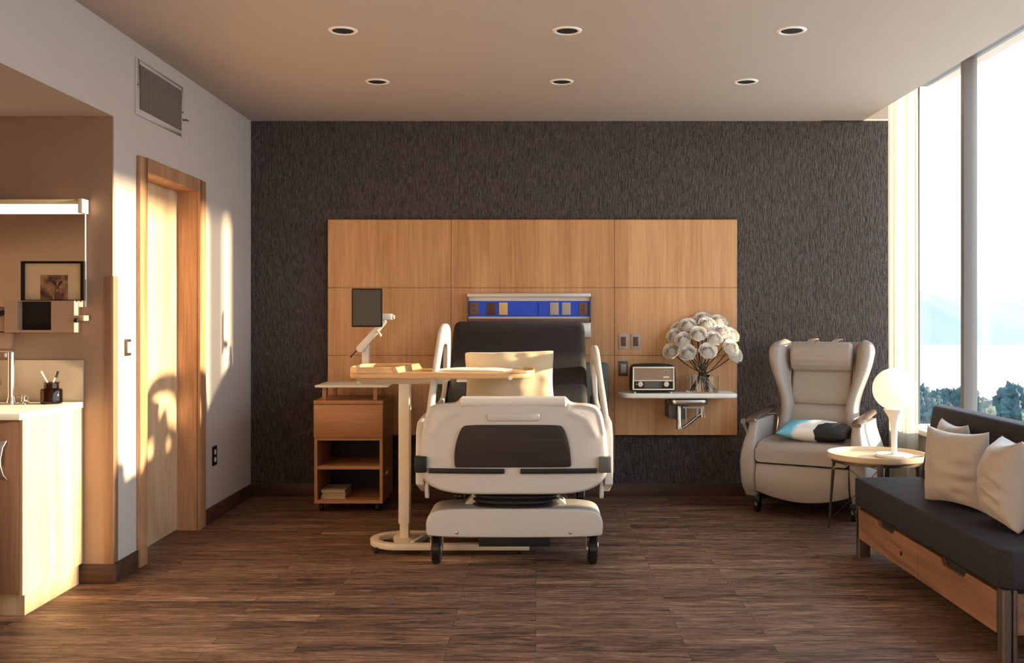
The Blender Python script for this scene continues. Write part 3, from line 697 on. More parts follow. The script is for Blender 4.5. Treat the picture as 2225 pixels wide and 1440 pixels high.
# ------------------------------------------------------------------ hospital bed
BX = -.115
bed = thing('hospital_bed', 'white hospital bed with dark mattress, raised back and wooden footboard inlay', 'bed', (BX, 6.1, 0))
FBY = 5.12
def fo(px, py): return (X_(px, FBY), Z_(py, FBY))
half = [(1116, 863.5), (1180, 863.5), (1226, 863.5), (1233, 865), (1238, 873), (1250, 877), (1278, 877.5), (1300, 884), (1310, 900), (1316, 930), (1321, 970), (1325, 1010), (1321, 1034), (1305, 1056), (1275, 1069), (1235, 1075), (1180, 1075.5), (1116, 1075.5)]
hp = [fo(*p) for p in half]
outl = hp + [(2 * BX + .0 - x, z) for x, z in reversed(hp[1:-1])]
cxm = X_(1116, FBY)
outl = hp + [(2 * cxm - x, z) for x, z in reversed(hp[1:-1])]
# resample
def resample(poly, n):
    L_ = [0]; P = [Vector(p) for p in poly] + [Vector(poly[0])]
    for i in range(len(poly)): L_.append(L_[-1] + (P[i + 1] - P[i]).length)
    out = []; j = 0
    for k in range(n):
        s = L_[-1] * k / n
        while L_[j + 1] < s: j += 1
        f = (s - L_[j]) / (L_[j + 1] - L_[j]); out.append(tuple(P[j].lerp(P[j + 1], f)))
    return out
outl = resample(smoothpoly(outl, 1), 200)
czm = (Z_(863, FBY) + Z_(1075, FBY)) / 2
grooveR = [fo(*p) for p in ((1245, 884), (1262, 886), (1285, 890), (1296, 900), (1302, 925), (1306, 945))]
grooveR2 = [fo(*p) for p in ((1239, 897), (1256, 903), (1274, 912), (1284, 930), (1292, 944))]
def pdist(p, line):
    best = 9
    p = Vector(p)
    for i in range(len(line) - 1):
        a, b = Vector(line[i]), Vector(line[i + 1]); ab = b - a; tt = clamp((p - a).dot(ab) / ab.length_squared)
        best = min(best, (p - (a + ab * tt)).length)
    return best
def fdepth(x, z):
    xa = cxm + abs(x - cxm)
    d_ = 0.0
    if abs(x - cxm) > .22 and z > .6:
        # pocket between two ridges: recessed hand hold
        dd_ = pdist((xa, z), grooveR); d_ += .007 * math.exp(-(dd_ / .010) ** 2)
        dd2 = pdist((xa, z), grooveR2); d_ -= .006 * math.exp(-(dd2 / .012) ** 2)
    d_ += .030 * (abs(x - cxm) / .48) ** 2.5      # ends bow away from the camera
    return d_
rings = []
def ring(s, y, bow=True):
    return [(cxm + (p[0] - cxm) * s, y + (fdepth(cxm + (p[0] - cxm) * s, czm + (p[1] - czm) * s) if bow else .030 * (abs(p[0] - cxm) * s / .48) ** 2.5), czm + (p[1] - czm) * s) for p in outl]
for s in [.0015] + [i / 26 * .95 for i in range(1, 27)]: rings.append(ring(s, FBY))
for k in range(1, 7):
    a = PI / 2 * k / 6; rings.append(ring(.95 + .05 * math.sin(a), FBY + .028 * (1 - math.cos(a))))
rings.append(ring(1.0, FBY + .05, False))
for k in range(1, 4):
    a = PI / 2 * k / 3; rings.append(ring(1 - .03 * (1 - math.cos(a)), FBY + .05 + .02 * math.sin(a), False))
rings.append(ring(.5, FBY + .07, False)); rings.append(ring(.0015, FBY + .07, False))
MB().loft(rings).build('footboard', M['bedplastic'], bed, angle=60)
fb = [o for o in COL.objects if o.name.startswith('footboard')][-1]
# top grip
m_ = MB().tube([(X_(1000, FBY), FBY + .022, Z_(873.5, FBY)), (X_(1004, FBY), FBY + .022, Z_(873.5, FBY)), (X_(1228, FBY), FBY + .022, Z_(873.5, FBY)), (X_(1232, FBY), FBY + .022, Z_(873.5, FBY))], [.020, .029, .029, .020], 24); 
m_.build('top_grip', M['rail'], fb)
MB().prism([fo(1062, 897), fo(1170, 897), fo(1174, 902), fo(1174, 909), fo(1170, 914.5), fo(1062, 914.5), fo(1058, 909), fo(1058, 902)], 'Y', FBY - .009, FBY + .01).build('embossed_bar', M['bedplastic'], fb, bevel=.006, seg=3)
pw = smoothpoly([fo(*p) for p in ((988, 1014), (987, 985), (992, 955), (1003, 928), (1015, 923), (1110, 922.5), (1212, 923), (1224, 927), (1234, 950), (1240, 980), (1242, 1012), (1236, 1015), (1100, 1015.5), (992, 1015.5))], 2)
MB().prism(pw, 'Y', FBY - .005, FBY + .02).build('wood_inlay', M['darkwood'], fb, bevel=.003)
def bumper(a, b, ry):
    m = MB(); n = 14; rg = []
    for k in range(n + 1):
        x = X_(a + (b - a) * k / n, FBY); y = FBY - .016 + .030 * (abs(x - cxm) / .48) ** 2.5; z0, z1 = Z_(ry + 5, FBY), Z_(ry - 5.5, FBY)
        rg.append([(x, y, z0), (x, y, z1), (x, y + .03, z1), (x, y + .03, z0)])
    m.loft(rg).build('bumper_strip', M['blackplastic'], fb, bevel=.003)
bumper(930.5, 1096.5, 1023.5); bumper(1131, 1297, 1023.5)
for a, b in ((900.5, 926.5), (1302, 1328)):
    box(X_(a, FBY + .01), X_(b, FBY + .01), FBY - .005, FBY + .06, Z_(1027, FBY), Z_(992.5, FBY)).build('corner_bumper', M['blackplastic'] if a < 1000 else M['greyplastic'], fb, bevel=.006)
# foot-end side rails (edge-on)
for sgn, (a, b) in ((-1, (903, 921)), (1, (1313.5, 1332))):
    y0 = 5.20; xa, xb = X_(a, y0), X_(b, y0)
    pl = smoothpoly([(y0, Z_(1084, y0)), (y0 - .0, Z_(960, y0)), (y0 + .03, Z_(930, y0)), (y0 + .10, Z_(914, y0)), (y0 + .86, Z_(914, y0)), (y0 + .95, Z_(940, y0)), (y0 + .95, Z_(1084, y0))], 1)
    MB().prism(pl, 'X', xa, xb).build('foot_side_rail', M['rail'], bed, bevel=.008, seg=3)
    xc = xb + .012 if sgn < 0 else xa - .012
    MB().prism(smoothpoly([(y0 + .02, Z_(1086, y0)), (y0 + .02, Z_(1030, y0)), (y0 + .09, Z_(1030, y0)), (y0 + .09, Z_(1086, y0))], 2), 'X', xc - .010, xc + .010).build('rail_pivot', M['rail'], bed, bevel=.004)
# head-end side rails
def head_rail(x, zt, lean, label=None):
    yf = 5.95
    k_ = lambda z: x + lean * (1.2 - z)
    outer = smoothpoly([(5.30, .60), (5.38, .80), (5.78, zt - .12), (5.93, zt), (6.28, zt + .0), (6.45, zt - .06), (6.50, .86), (6.46, .60)], 2)
    n = len(outer)
    cy, cz = 5.98, (zt + .6) / 2 + .08
    inner = [(cy + (p[0] - cy) * .62, cz + (p[1] - cz) * .52) for p in outer]
    m = MB(); th = .0155
    def P(q, s): return (k_(q[1]) + s * th, q[0], q[1])
    vs = [P(q, -1) for q in outer] + [P(q, -1) for q in inner] + [P(q, 1) for q in outer] + [P(q, 1) for q in inner]
    fs = []
    for i in range(n):
        j = (i + 1) % n
        fs += [(i, j, n + j, n + i), (2 * n + i, 3 * n + i, 3 * n + j, 2 * n + j), (i, 2 * n + i, 2 * n + j, j), (n + i, n + j, 3 * n + j, 3 * n + i)]
    m.add(vs, fs).build('head_side_rail', M['rail'], bed, bevel=.006, seg=2, angle=50)
head_rail(-.562, 1.272, -.04); head_rail(.358, 1.138, .05)
for x in (-.53, .325):
    MB().lathe([(.0001, -.02), (.05, -.02), (.05, .02), (.0001, .02)], (x, 6.15, .70), 20, 'X').build('rail_hinge', M['blackplastic'], bed)
# deck, mattress
box(BX - .44, BX + .44, FBY + .07, 7.05, .60, .665).build('deck_frame', M['greyplastic'], bed, bevel=.01)
MB().box(BX - .43, BX + .43, FBY + .08, 6.30, .665, .775).build('mattress_foot', M['mattress'], bed, bevel=.035, seg=4)
# back section
L_b = 1.03; ang = math.atan2(1.175 - .70, 6.93 - 6.13)
ca, sa = math.cos(ang), math.sin(ang)
def backsec(u, v):
    # u around the section, v along the length
    pass
rg = []
nV = 22
for k in range(nV + 1):
    v = k / nV; s = v * L_b
    hw = .436 + .022 * v
    e = 0.0
    if v > .93: tt = (v - .93) / .07; hw -= .045 * (1 - math.sqrt(max(0, 1 - tt * tt))); 
    th = .066
    if v > .95: th *= math.sqrt(max(.05, 1 - ((v - .95) / .05) ** 2 * .8))
    sec = rrect(-hw, hw, -th, th, min(.045, th * .8), 5)
    bulge = []
    for x, w in sec:
        s2 = s + (0.012 * (1 - (x / hw) ** 2) if v > .93 else 0)
        ww = w + (.012 * math.cos(x / hw * PI / 2) if w > 0 else 0)
        bulge.append((BX + x, 6.13 + s2 * ca - ww * sa, .72 + s2 * sa + ww * ca))
    rg.append(bulge)
MB().loft(rg).build('mattress_back', M['mattress'], bed, angle=50)
m_ = box(-.40, .40, 0, .95, -.06, -.02); m_.xf(Matrix.Translation((BX, 6.16, .66)) @ Matrix.Rotation(ang, 4, 'X')).build('back_deck', M['greyplastic'], bed)
# headboard of the bed
MB().prism(rrect(X_(941, 7.12), X_(1322, 7.12), .45, Z_(787, 7.12), .03), 'Y', 7.10, 7.13).build('headboard', M['greyplastic'], bed, bevel=.008)
MB().prism(rrect(X_(950, 7.0), X_(970, 7.0), .80, Z_(725, 7.0), .01), 'Y', 7.0, 7.03).build('head_post', M['greyplastic'], bed, bevel=.004)
MB().prism(rrect(X_(1283, 6.6), X_(1296, 6.6), .60, Z_(860, 6.6), .01), 'Y', 6.6, 6.65).build('handle_grip', M['blackplastic'], bed, bevel=.004)
# lower base cover
def base_ring(s, y, zc, hz_):
    return None
b0, b1 = X_(925.5, 5.20), X_(1310, 5.20)
bzb, bzt = Z_(1168, 5.20), Z_(1107, 5.20)
cb = smoothpoly([(b0 + .01, bzb), (b0 - .0, bzb + .03), (b0, bzt - .05), (b0 + .03, bzt - .012), (b0 + .10, bzt), (BX - .3, bzt + .004), (BX + .3, bzt + .004), (b1 - .10, bzt), (b1 - .03, bzt - .012), (b1, bzt - .05), (b1, bzb + .03), (b1 - .01, bzb)], 2)
MB().prism(cb, 'Y', 5.20, 5.50).build('base_cover', M['bedplastic'], bed, bevel=.048, seg=5, angle=60)
MB().prism([(X_(1000, 5.33), bzt - .02), (X_(1022, 5.33), bzt + .035), (X_(1030, 5.33), bzt + .10), (X_(1208, 5.33), bzt + .10), (X_(1216, 5.33), bzt + .035), (X_(1240, 5.33), bzt - .02)], 'Y', 5.34, 5.50).build('base_neck', M['bedplastic'], bed, bevel=.006)
prof_ = []
zc = bzt - .005
for k in range(7):
    prof_ += [(.205, zc + k * .028), (.215, zc + k * .028 + .008), (.215, zc + k * .028 + .014), (.195, zc + k * .028 + .022)]
rg = []
for r, z in prof_:
    rg.append([(BX + .01 + (r * 1.08) * math.copysign(abs(math.cos(a)) ** .8, math.cos(a)), 5.36 + (r * .72) * math.copysign(abs(math.sin(a)) ** .8, math.sin(a)), z) for a in [2 * PI * i / 40 for i in range(40)]])
MB().loft(rg).build('lift_bellows', M['rubber'], bed, angle=70)
box(BX - .40, BX + .42, 5.24, 5.50, .495, .60).build('lift_plate', M['blackplastic'], bed, bevel=.01)
box(BX - .34, BX + .34, 5.5, 6.9, .33, .60).build('underbed_light_block', M['blackplastic'], bed, bevel=.01)  # hidden block added to stop sun leaking through below the deck
MB().prism([(6.45, .66), (7.0, .66), (7.0, 1.10), (6.92, 1.06), (6.45, .80)], 'X', BX - .38, BX + .38).build('back_light_block', M['blackplastic'], bed)  # hidden wedge added to stop sun passing under the raised back
box(BX - .26, BX + .28, 5.20, 5.34, .392, .50).build('foot_mount', M['blackplastic'], bed)
for px in (992.5, 1240):
    MB().lathe([(.0001, 0), (.009, 0), (.008, -.005), (.0001, -.007)], (X_(px, 5.2), 5.20, Z_(1157, 5.2)), 14, 'Y').build('screw', M['steel'], bed)
box(X_(1040, 5.24), X_(1195, 5.24), 5.24, 5.42, Z_(1187.5, 5.24), bzb + .01).build('battery_box', M['blackplastic'], bed, bevel=.004)
box(BX - .30, BX + .30, 5.42, 7.0, .17, .26).build('chassis', M['blackplastic'], bed, bevel=.01)
box(BX - .38, BX + .38, 6.6, 7.05, .20, .32).build('rear_base_cover', M['blackplastic'], bed, bevel=.02)
MB().tube([(BX, 6.8, .25), (BX, 6.8, .60)], .12, 24).build('rear_lift_column', M['rubber'], bed)
MB().tube([(BX + .12, 6.0, .48), (BX + .26, 6.35, .36), (BX + .30, 6.7, .30)], .012, 8).build('cable', M['blackplastic'], bed)
def caster(x, y, r, w, label='caster'):
    c = MB().lathe([(.0001, -w / 2), (r * .78, -w / 2), (r, -w / 2 + .008), (r, w / 2 - .008), (r * .78, w / 2), (.0001, w / 2)], (x, y, r), 36, 'X').build('caster', M['wheelblack'], bed, angle=50)
    for s in (-1, 1):
        MB().lathe([(.0001, 0), (r * .60, 0), (r * .56, s * .004), (.0001, s * .004)], (x + s * (w / 2), y, r), 28, 'X').build('hub_cap', M['steel'], c)
    m = MB()
    for s in (-1, 1): m.box(x + s * (w / 2 + .006) - .003, x + s * (w / 2 + .006) + .003, y - .018, y + .018, r, bzb + .012)
    m.build('fork', M['steel'], c)
caster(X_(949, 5.31), 5.31, .078, .052); caster(X_(1287, 5.31), 5.31, .078, .052)
caster(X_(1260, 6.88), 6.88, .075, .05); caster(X_(1000, 6.88), 6.88, .075, .05)
for x in (X_(1260, 6.88), X_(1000, 6.88)): box(x - .04, x + .04, 6.82, 6.94, .155, .22).build('caster_housing', M['blackplastic'], bed)

# pillow maker -----------------------------------------------------
def pillow(w, h, t, pinch=.10, seed=0, wr=.006, n=28, fold=None, rnd=0.0):
    m = MB()
    def side(sg):
        def fn(a, b):
            u, v = 2 * a - 1, 2 * b - 1
            x = u * w / 2 * (1 - pinch * (1 - abs(v) ** 2.2) * abs(u) ** 3); y = v * h / 2 * (1 - pinch * (1 - abs(u) ** 2.2) * abs(v) ** 3)
            rc = 1 - rnd * (u * v) ** 4; x *= rc; y *= rc
            e = max(0, (1 - u * u)) * max(0, (1 - v * v))
            z = t / 2 * e ** .48
            z += wr * noise.noise(Vector((u * 2.5 + seed, v * 2.5, sg * 3))) * min(1, e * 3)
            if fold: z += fold(u, v) * min(1, e * 3)
            return (x, y, sg * z)
        return fn
    m.grid(side(1), n, n); m.grid(side(-1), n, n)
    return m
def place(mb, o, xa, ya):
    """pillow plane axes xa (width), ya (height)"""
    xa = Vector(xa).normalized(); ya = Vector(ya); ya = (ya - xa * ya.dot(xa)).normalized(); za = xa.cross(ya)
    mt = Matrix.Translation(Vector(o)) @ Matrix((xa, ya, za)).transposed().to_4x4()
    return mb.xf(mt)
# bed pillow
def bfold(u, v):
    return -.016 * math.exp(-((u - .02) ** 2 + (v - .0) ** 2) / .02) + .004 * math.sin(u * 14 + v * 3) * math.exp(-(u * u) / .3 - (v - .9) ** 2 / .15)
pm = place(pillow(.58, .42, .20, .10, 3, .022, 40, bfold, .07), (X_(1107, 6.02), 6.05, .915), (1, 0, .02), (0, .34, 1))
tag(pm.build('bed_pillow', M['cream'], angle=180), 'cream pillow with tucked centre on the hospital bed', 'pillow')

# ------------------------------------------------------------------ overbed table
t = thing('overbed_table', 'wheeled overbed table with wooden tray top and beige C shaped base', 'overbed table', (-.75, 5.70, 0))
ty0, ty1 = 5.49, 5.98
tx0, tx1 = X_(759, 5.6), X_(1163, 5.55)
ZT = 1.006
outT = []
pts = [(tx0 + .05, ty0), (tx1 - .10, ty0), (tx1 - .02, ty0 + .06), (tx1, ty0 + .16), (tx1 - .01, ty1 - .14), (tx1 - .09, ty1 - .02), (tx1 - .25, ty1), (tx0 + .08, ty1), (tx0 + .01, ty1 - .09), (tx0, (ty0 + ty1) / 2), (tx0 + .005, ty0 + .07)]
MB().prism(smoothpoly(pts, 2), 'Z', ZT - .036, ZT).build('table_top', M['traywood'], t, bevel=.010, seg=3)
# raised tray well at left
def wallseg(m, path, th, z0, z1, top_off=0):
    P = [Vector((p[0], p[1])) for p in path]; rg = []
    for i, p in enumerate(P):
        tt = (P[min(i + 1, len(P) - 1)] - P[max(0, i - 1)]).normalized(); nn_ = Vector((-tt.y, tt.x)) * th / 2
        rg.append([(p.x + nn_.x, p.y + nn_.y, z0), (p.x - nn_.x, p.y - nn_.y, z0), (p.x - nn_.x - nn_.x * top_off, p.y - nn_.y - nn_.y * top_off, z1), (p.x + nn_.x * .3, p.y + nn_.y * .3, z1)])
    m.loft(rg)
m = MB()
path = [(-.775, ty0 + .012), (tx0 + .06, ty0 + .012), (tx0 + .022, ty0 + .045), (tx0 + .010, ty0 + .12), (tx0 + .010, ty1 - .13), (tx0 + .03, ty1 - .05), (tx0 + .09, ty1 - .012), (-.72, ty1 - .012)]
wallseg(m, path, .016, ZT - .004, ZT + .030)
m.build('tray_rim', M['traywood'], t, bevel=.003)
dv = MB()
dv.add([(-.79, ty0 + .004, ZT - .003), (-.755, ty0 + .004, ZT - .003), (-.68, ty1 - .005, ZT - .003), (-.715, ty1 - .005, ZT - .003),
        (-.79, ty0 + .004, ZT + .030), (-.772, ty0 + .004, ZT + .030), (-.70, ty1 - .005, ZT + .030), (-.715, ty1 - .005, ZT + .030)],
       [(3, 2, 1, 0), (4, 5, 6, 7), (0, 1, 5, 4), (1, 2, 6, 5), (2, 3, 7, 6), (3, 0, 4, 7)])
dv.build('tray_divider', M['traywood'], t, bevel=.003)
m = MB(); wallseg(m, [(tx1 - .13, ty0 + .012), (tx1 - .05, ty0 + .035), (tx1 - .018, ty0 + .09), (tx1 - .010, ty0 + .17), (tx1 - .018, ty1 - .15), (tx1 - .07, ty1 - .05)], .016, ZT - .004, ZT + .010)
m.build('end_lip', M['traywood'], t, bevel=.003)
# metal pan under the top
up = [(X_(774, 5.6), ty0 + .06), (X_(985, 5.6), ty0 + .06), (X_(985, 5.6), ty1 - .08), (X_(774, 5.6), ty1 - .08)]
lo = [(X_(786, 5.6), ty0 + .12), (X_(962, 5.6), ty0 + .12), (X_(962, 5.6), ty1 - .14), (X_(786, 5.6), ty1 - .14)]
MB().loft([[(x, y, .935) for x, y in lo], [(x, y, ZT - .037) for x, y in up]]).build('support_pan', M['postwhite'], t, bevel=.004)
box(X_(993, 5.6), X_(1016, 5.6), 5.56, 5.64, Z_(829, 5.6), ZT - .037).build('bracket', M['white'], t, bevel=.003)
box(X_(1102, 5.55), X_(1135, 5.55), 5.53, 5.60, Z_(824, 5.5), ZT - .037).build('release_lever', M['white'], t, bevel=.003)
MB().lathe([(.0001, -.02), (.012, -.02), (.012, .02), (.0001, .02)], (X_(1109, 5.5), 5.52, Z_(821, 5.5)), 16, 'Y').build('lever_knob', M['white'], t)
# column
kx0, kx1 = X_(865.5, 5.66), X_(888, 5.66)
MB().prism(rrect(kx0, kx1 + .004, 5.66, 5.75, .006, 3), 'Z', Z_(1137, 5.66), .94).build('column', M['postwhite'], t)
MB().prism(rrect(kx0 + .006, kx1 - .002, 5.67, 5.74, .004, 3), 'Z', .055, Z_(1137, 5.66) + .02).build('column_inner', M['postwhite'], t)
# C base
yc = 5.69; ro, ri = .185, .135
xl = X_(806, 5.7) + .185
pts = [(X_(1150, 5.53), yc - ro)] + [(xl + ro * 1.0 * math.cos(math.radians(a)), yc + ro * math.sin(math.radians(a))) for a in range(-90, -271, -12)] + [(X_(1150, 5.53) , yc + ro)]
ip = [(X_(1150, 5.53), yc + ri)] + [(xl + ri * math.cos(math.radians(a)), yc + ri * math.sin(math.radians(a))) for a in range(-270, -89, 12)] + [(X_(1150, 5.53), yc - ri)]
n1 = len(pts); mm = MB(); vs = []; Z0, Z1 = .022, .056
ip2 = list(reversed(ip))
rg = [[(a[0], a[1], Z0), (a[0], a[1], Z1), (b[0], b[1], Z1), (b[0], b[1], Z0)] for a, b in zip(pts, ip2)]
MB().loft(rg).build('base', M['postwhite'], t, bevel=.004)
MB().prism([(kx0 - .035, yc + .01), (kx0 + .0, yc - ri - .01), (kx1 + .01, yc - ri - .01), (kx1 + .04, yc + .06), (kx0 - .02, yc + ri + .01)], 'Z', .030, .055).build('base_plate', M['postwhite'], t, bevel=.002)
MB().prism([(kx1 + .02, yc - ri), (kx1 + .045, yc - ri), (kx1 + .10, yc + .06), (kx1 + .075, yc + .06)], 'Z', .030, .062).build('base_brace', M['postwhite'], t, bevel=.002)
for x, y in ((X_(818, 5.55), yc - .15), (X_(818, 5.55), yc + .15), (X_(1128, 5.53), yc - .16), (X_(1128, 5.53), yc + .16)):
    MB().lathe([(.0001, -.010), (.014, -.010), (.0155, -.006), (.0155, .006), (.014, .010), (.0001, .010)], (x, y, .0156), 18, 'X').build('caster', M['rubber'], t)
    box(x - .016, x + .016, y - .015, y + .015, .017, .024).build('caster_cap', M['blackplastic'], t)

# open booklet on the overbed table
t = thing('open_booklet', 'open white booklet lying on the overbed table', 'booklet', (-.36, 5.75, ZT))
def page(sg):
    def fn(a, b):
        x = sg * a * .20; z = .004 + .016 * math.sin(min(1, a * 1.6) * PI) ** 1 * (1 - a) + .004 * (1 - a)
        return (x, (b - .5) * .28, z)
    return fn
rzb = Matrix.Translation((-.36, 5.76, ZT)) @ Matrix.Rotation(math.radians(-9), 4, 'Z')
for sg in (-1, 1):
    m = MB(); rg = []
    for k in range(13):
        a = k / 12; x = sg * a * .205; z = .0035 + .0035 * math.sin(min(1.0, a * 1.1) * PI) + .004 * (1 - a)
        rg.append([(x, -.14, .0012), (x, .14, .0012), (x, .14, z), (x, -.14, z)])
    m.loft(rg); m.xf(rzb).build('pages', M['paperw'], t, angle=60)
box(-.21, .21, -.144, .144, .0003, .0012).xf(rzb).build('cover', M['plategrey'], t)

# ------------------------------------------------------------------ wall shelf with swing bracket
SY0, SY1 = 6.93, YB - .04
sx0, sx1 = X_(1347.5, SY0), X_(1604.5, SY0)
SZ = .7785
t = thing('wall_shelf', 'white rounded shelf on a steel swing arm bracket', 'shelf', ((sx0 + sx1) / 2, SY1, .6))
pts = smoothpoly([(sx0, SY0 + .10), (sx0 + .02, SY0 + .03), (sx0 + .09, SY0), (sx1 - .05, SY0), (sx1 - .008, SY0 + .012), (sx1 + .004, SY0 + .06), (sx1 + .004, SY1 - .06), (sx1 - .01, SY1 - .01), (sx1 - .05, SY1), (sx0 + .12, SY1), (sx0, SY1 - .10)], 2)
MB().prism(pts, 'Z', SZ - .034, SZ).build('shelf_top', M['white'], t, bevel=.010, seg=3)
MB().prism(rrect(X_(1453, 7.0), X_(1541, 7.0), 6.99, 7.16, .06, 6), 'Z', SZ - .082, SZ - .046).build('swivel_plate', M['steel'], t, bevel=.004)
box(X_(1462, 7.0), X_(1535, 7.0), 7.02, 7.14, SZ - .047, SZ - .033).build('spacer', M['blackplastic'], t)
bxr = X_(1478, 7.02)
MB().lathe([(.020, Z_(933, 7.02)), (.020, Z_(919, 7.02)), (.0175, Z_(918, 7.02)), (.0175, Z_(882, 7.02))], (X_(1476, 7.02), 7.04, 0), 24).build('pivot_post', M['steel'], t)
bxr2 = X_(1527, 7.06)
MB().lathe([(.0205, Z_(907, 7.06)), (.0205, Z_(882, 7.06))], (bxr2, 7.08, 0), 24).build('pivot_sleeve', M['steel'], t)
MB().tube([(X_(1484, 7.04), 7.05, Z_(930, 7.04)), (X_(1500, 7.05), 7.06, Z_(918, 7.05)), (X_(1524, 7.06), 7.075, Z_(898, 7.06))], .011, 10).build('strut', M['steel'], t)
box(X_(1484, 7.04), X_(1524, 7.04), 7.045, 7.07, Z_(887, 7.05), Z_(883, 7.05)).build('arm_bar', M['steel'], t)
box(X_(1489, 7.04), X_(1493, 7.04), 7.05, 7.07, Z_(920, 7.05), Z_(884, 7.05)).build('arm_web', M['steel'], t)
box(X_(1513, 7.04), X_(1518, 7.04), 7.05, 7.07, Z_(905, 7.05), Z_(884, 7.05)).build('arm_web', M['steel'], t)
MB().prism(rrect(X_(1447, 7.2), X_(1488, 7.2), Z_(906, 7.2), Z_(868, 7.2), .02, 5), 'Y', 7.06, HY).build('wall_mount', M['greyplastic'], t, bevel=.004)

# ------------------------------------------------------------------ radio
RY = 6.99
rx0, rx1 = X_(1371, RY), X_(1468.5, RY); rz0, rz1 = SZ + .009, Z_(790.5, RY)
t = thing('retro_radio', 'black and cream retro radio with two round knobs on the shelf', 'radio', ((rx0 + rx1) / 2, RY + .07, SZ))
pl = smoothpoly([(rx0 + .012, rz0), (rx1 - .012, rz0), (rx1 - .001, rz0 + .01), (rx1, (rz0 + rz1) / 2), (rx1 - .004, rz1 - .02), (rx1 - .03, rz1 - .004), ((rx0 + rx1) / 2, rz1), (rx0 + .03, rz1 - .004), (rx0 + .004, rz1 - .02), (rx0, (rz0 + rz1) / 2), (rx0 + .001, rz0 + .01)], 2)
MB().prism(pl, 'Y', RY, RY + .14).build('case', M['blackplastic'], t, bevel=.006, seg=3)
def RZ(py): return Z_(py, RY)
def RX(px): return X_(px, RY)
fx0, fx1, fz0, fz1 = RX(1374.5), RX(1465), RZ(847), RZ(796.5)
m = MB(); w_ = .010
m.box(fx0, fx1, RY - .010, RY + .004, fz1 - w_, fz1).box(fx0, fx1, RY - .010, RY + .004, fz0, fz0 + w_).box(fx0, fx0 + w_, RY - .010, RY + .004, fz0 + w_, fz1 - w_).box(fx1 - w_, fx1, RY - .010, RY + .004, fz0 + w_, fz1 - w_)
m.box(fx0 + w_, fx1 - w_, RY - .010, RY + .004, RZ(828), RZ(825.5))
m.build('bezel', M['radiocream'], t, bevel=.002)
box(fx0 + w_, fx1 - w_, RY - .004, RY + .002, RZ(825.5), fz1 - w_).build('speaker_grille', M['grillecloth'], t)
dial = box(fx0 + w_, fx1 - w_, RY - .004, RY + .002, fz0 + w_, RZ(828)).build('dial_panel', M['blackplastic'], t)
m = MB()
for k in range(6): m.box(RX(1400), RX(1439), RY - .0052, RY - .0038, RZ(830.5 + k * 2.2) - .0008, RZ(830.5 + k * 2.2) + .0008)
m.build('tuning_lines', M['plategrey'], dial)
for a in (1391, 1447.3):
    k_ = MB().lathe([(.0001, -.022), (.014, -.022), (.0175, -.016), (.019, -.004), (.019, .0)], (RX(a), RY - .004, RZ(834.5)), 28, 'Y').build('knob', M['radiocream'], t)
    MB().lathe([(.0001, -.0235), (.007, -.0235), (.007, -.0215), (.0001, -.0215)], (RX(a), RY - .004, RZ(834.5)), 20, 'Y').build('knob_cap', M['traytop'], k_)
box(RX(1382), RX(1383.4), RY - .0055, RY - .0038, RZ(837), RZ(832)).build('power_mark', M['radiocream'], t)
for yy in (807, 819):
    b_ = box(RX(1441), RX(1453.5), RY - .0062, RY - .0035, RZ(yy + 1.8), RZ(yy - 1.8)).build('badge', M['radiocream' if yy > 810 else 'plategrey'], t, bevel=.0008)
    if yy < 810: box(RX(1443.5), RX(1451), RY - .0072, RY - .006, RZ(yy + .7), RZ(yy - .7)).build('badge_slot', M['dark'], b_)
for a in (1380, 1459):
    for yy in (RY + .012, RY + .12):
        MB().lathe([(.0001, 0), (.006, 0), (.0075, .0095), (.0001, .0095)], (RX(a), yy, SZ), 12).build('foot', M['radiocream'], t)

# ------------------------------------------------------------------ vase and roses
VX, VY = X_(1527, 7.08), 7.09
VR, VH = .115, .118
t = thing('glass_vase', 'wide clear glass cylinder vase holding the white roses', 'vase', (VX, VY, SZ))
MB().lathe([(.0001, 0.0), (VR, 0.0), (VR, VH), (VR - .0035, VH), (VR - .0035, .010), (.0001, .010)], (VX, VY, SZ + .0002), 48).build('vase_body', M['glass'], t, angle=40)

def bloom_mesh():
    m = MB()
    R0 = .058
    NL = 9
    for layer in range(NL):
        q = layer / (NL - 1.0)              # 0 inner .. 1 outer
        npet = [2, 3, 3, 3, 4, 4, 5, 5, 5][layer]
        rimr = R0 * (.10 + .84 * q); zr = R0 * (.62 - .50 * q ** 1.6)
        for i in range(npet):
            ph = 2 * PI * i / npet + layer * 2.1 + random.uniform(-.15, .15)
            hw = PI / npet * 1.30
            dz = random.uniform(-.002, .002); off = random.uniform(-.002, .002)
            def fn(a, b, ph=ph, hw=hw, q=q, rimr=rimr, zr=zr, dz=dz, off=off):
                u = 2 * a - 1
                an = ph + u * hw * (.6 + .4 * b)
                r = (.22 * R0) * (1 - b ** .6) + rimr * b ** .6 + .20 * R0 * math.sin(PI * b) * (.3 + .7 * q)
                z = -.78 * R0 + (zr + .78 * R0) * b - (u ** 4) * .010 * b + dz * b
                r *= 1 + .085 * u * b
                r += off * b
                if b > .85:
                    t_ = (b - .85) / .15; r += (.002 + .005 * q) * t_; z -= (.0005 + .004 * q) * t_ * t_
                r += .0012 * math.sin(an * 9 + q * 20) * b
                return (r * math.cos(an), r * math.sin(an), z)
            m.grid(fn, 10, 9)
    return m
b_m = bloom_mesh()
rose_blooms = []
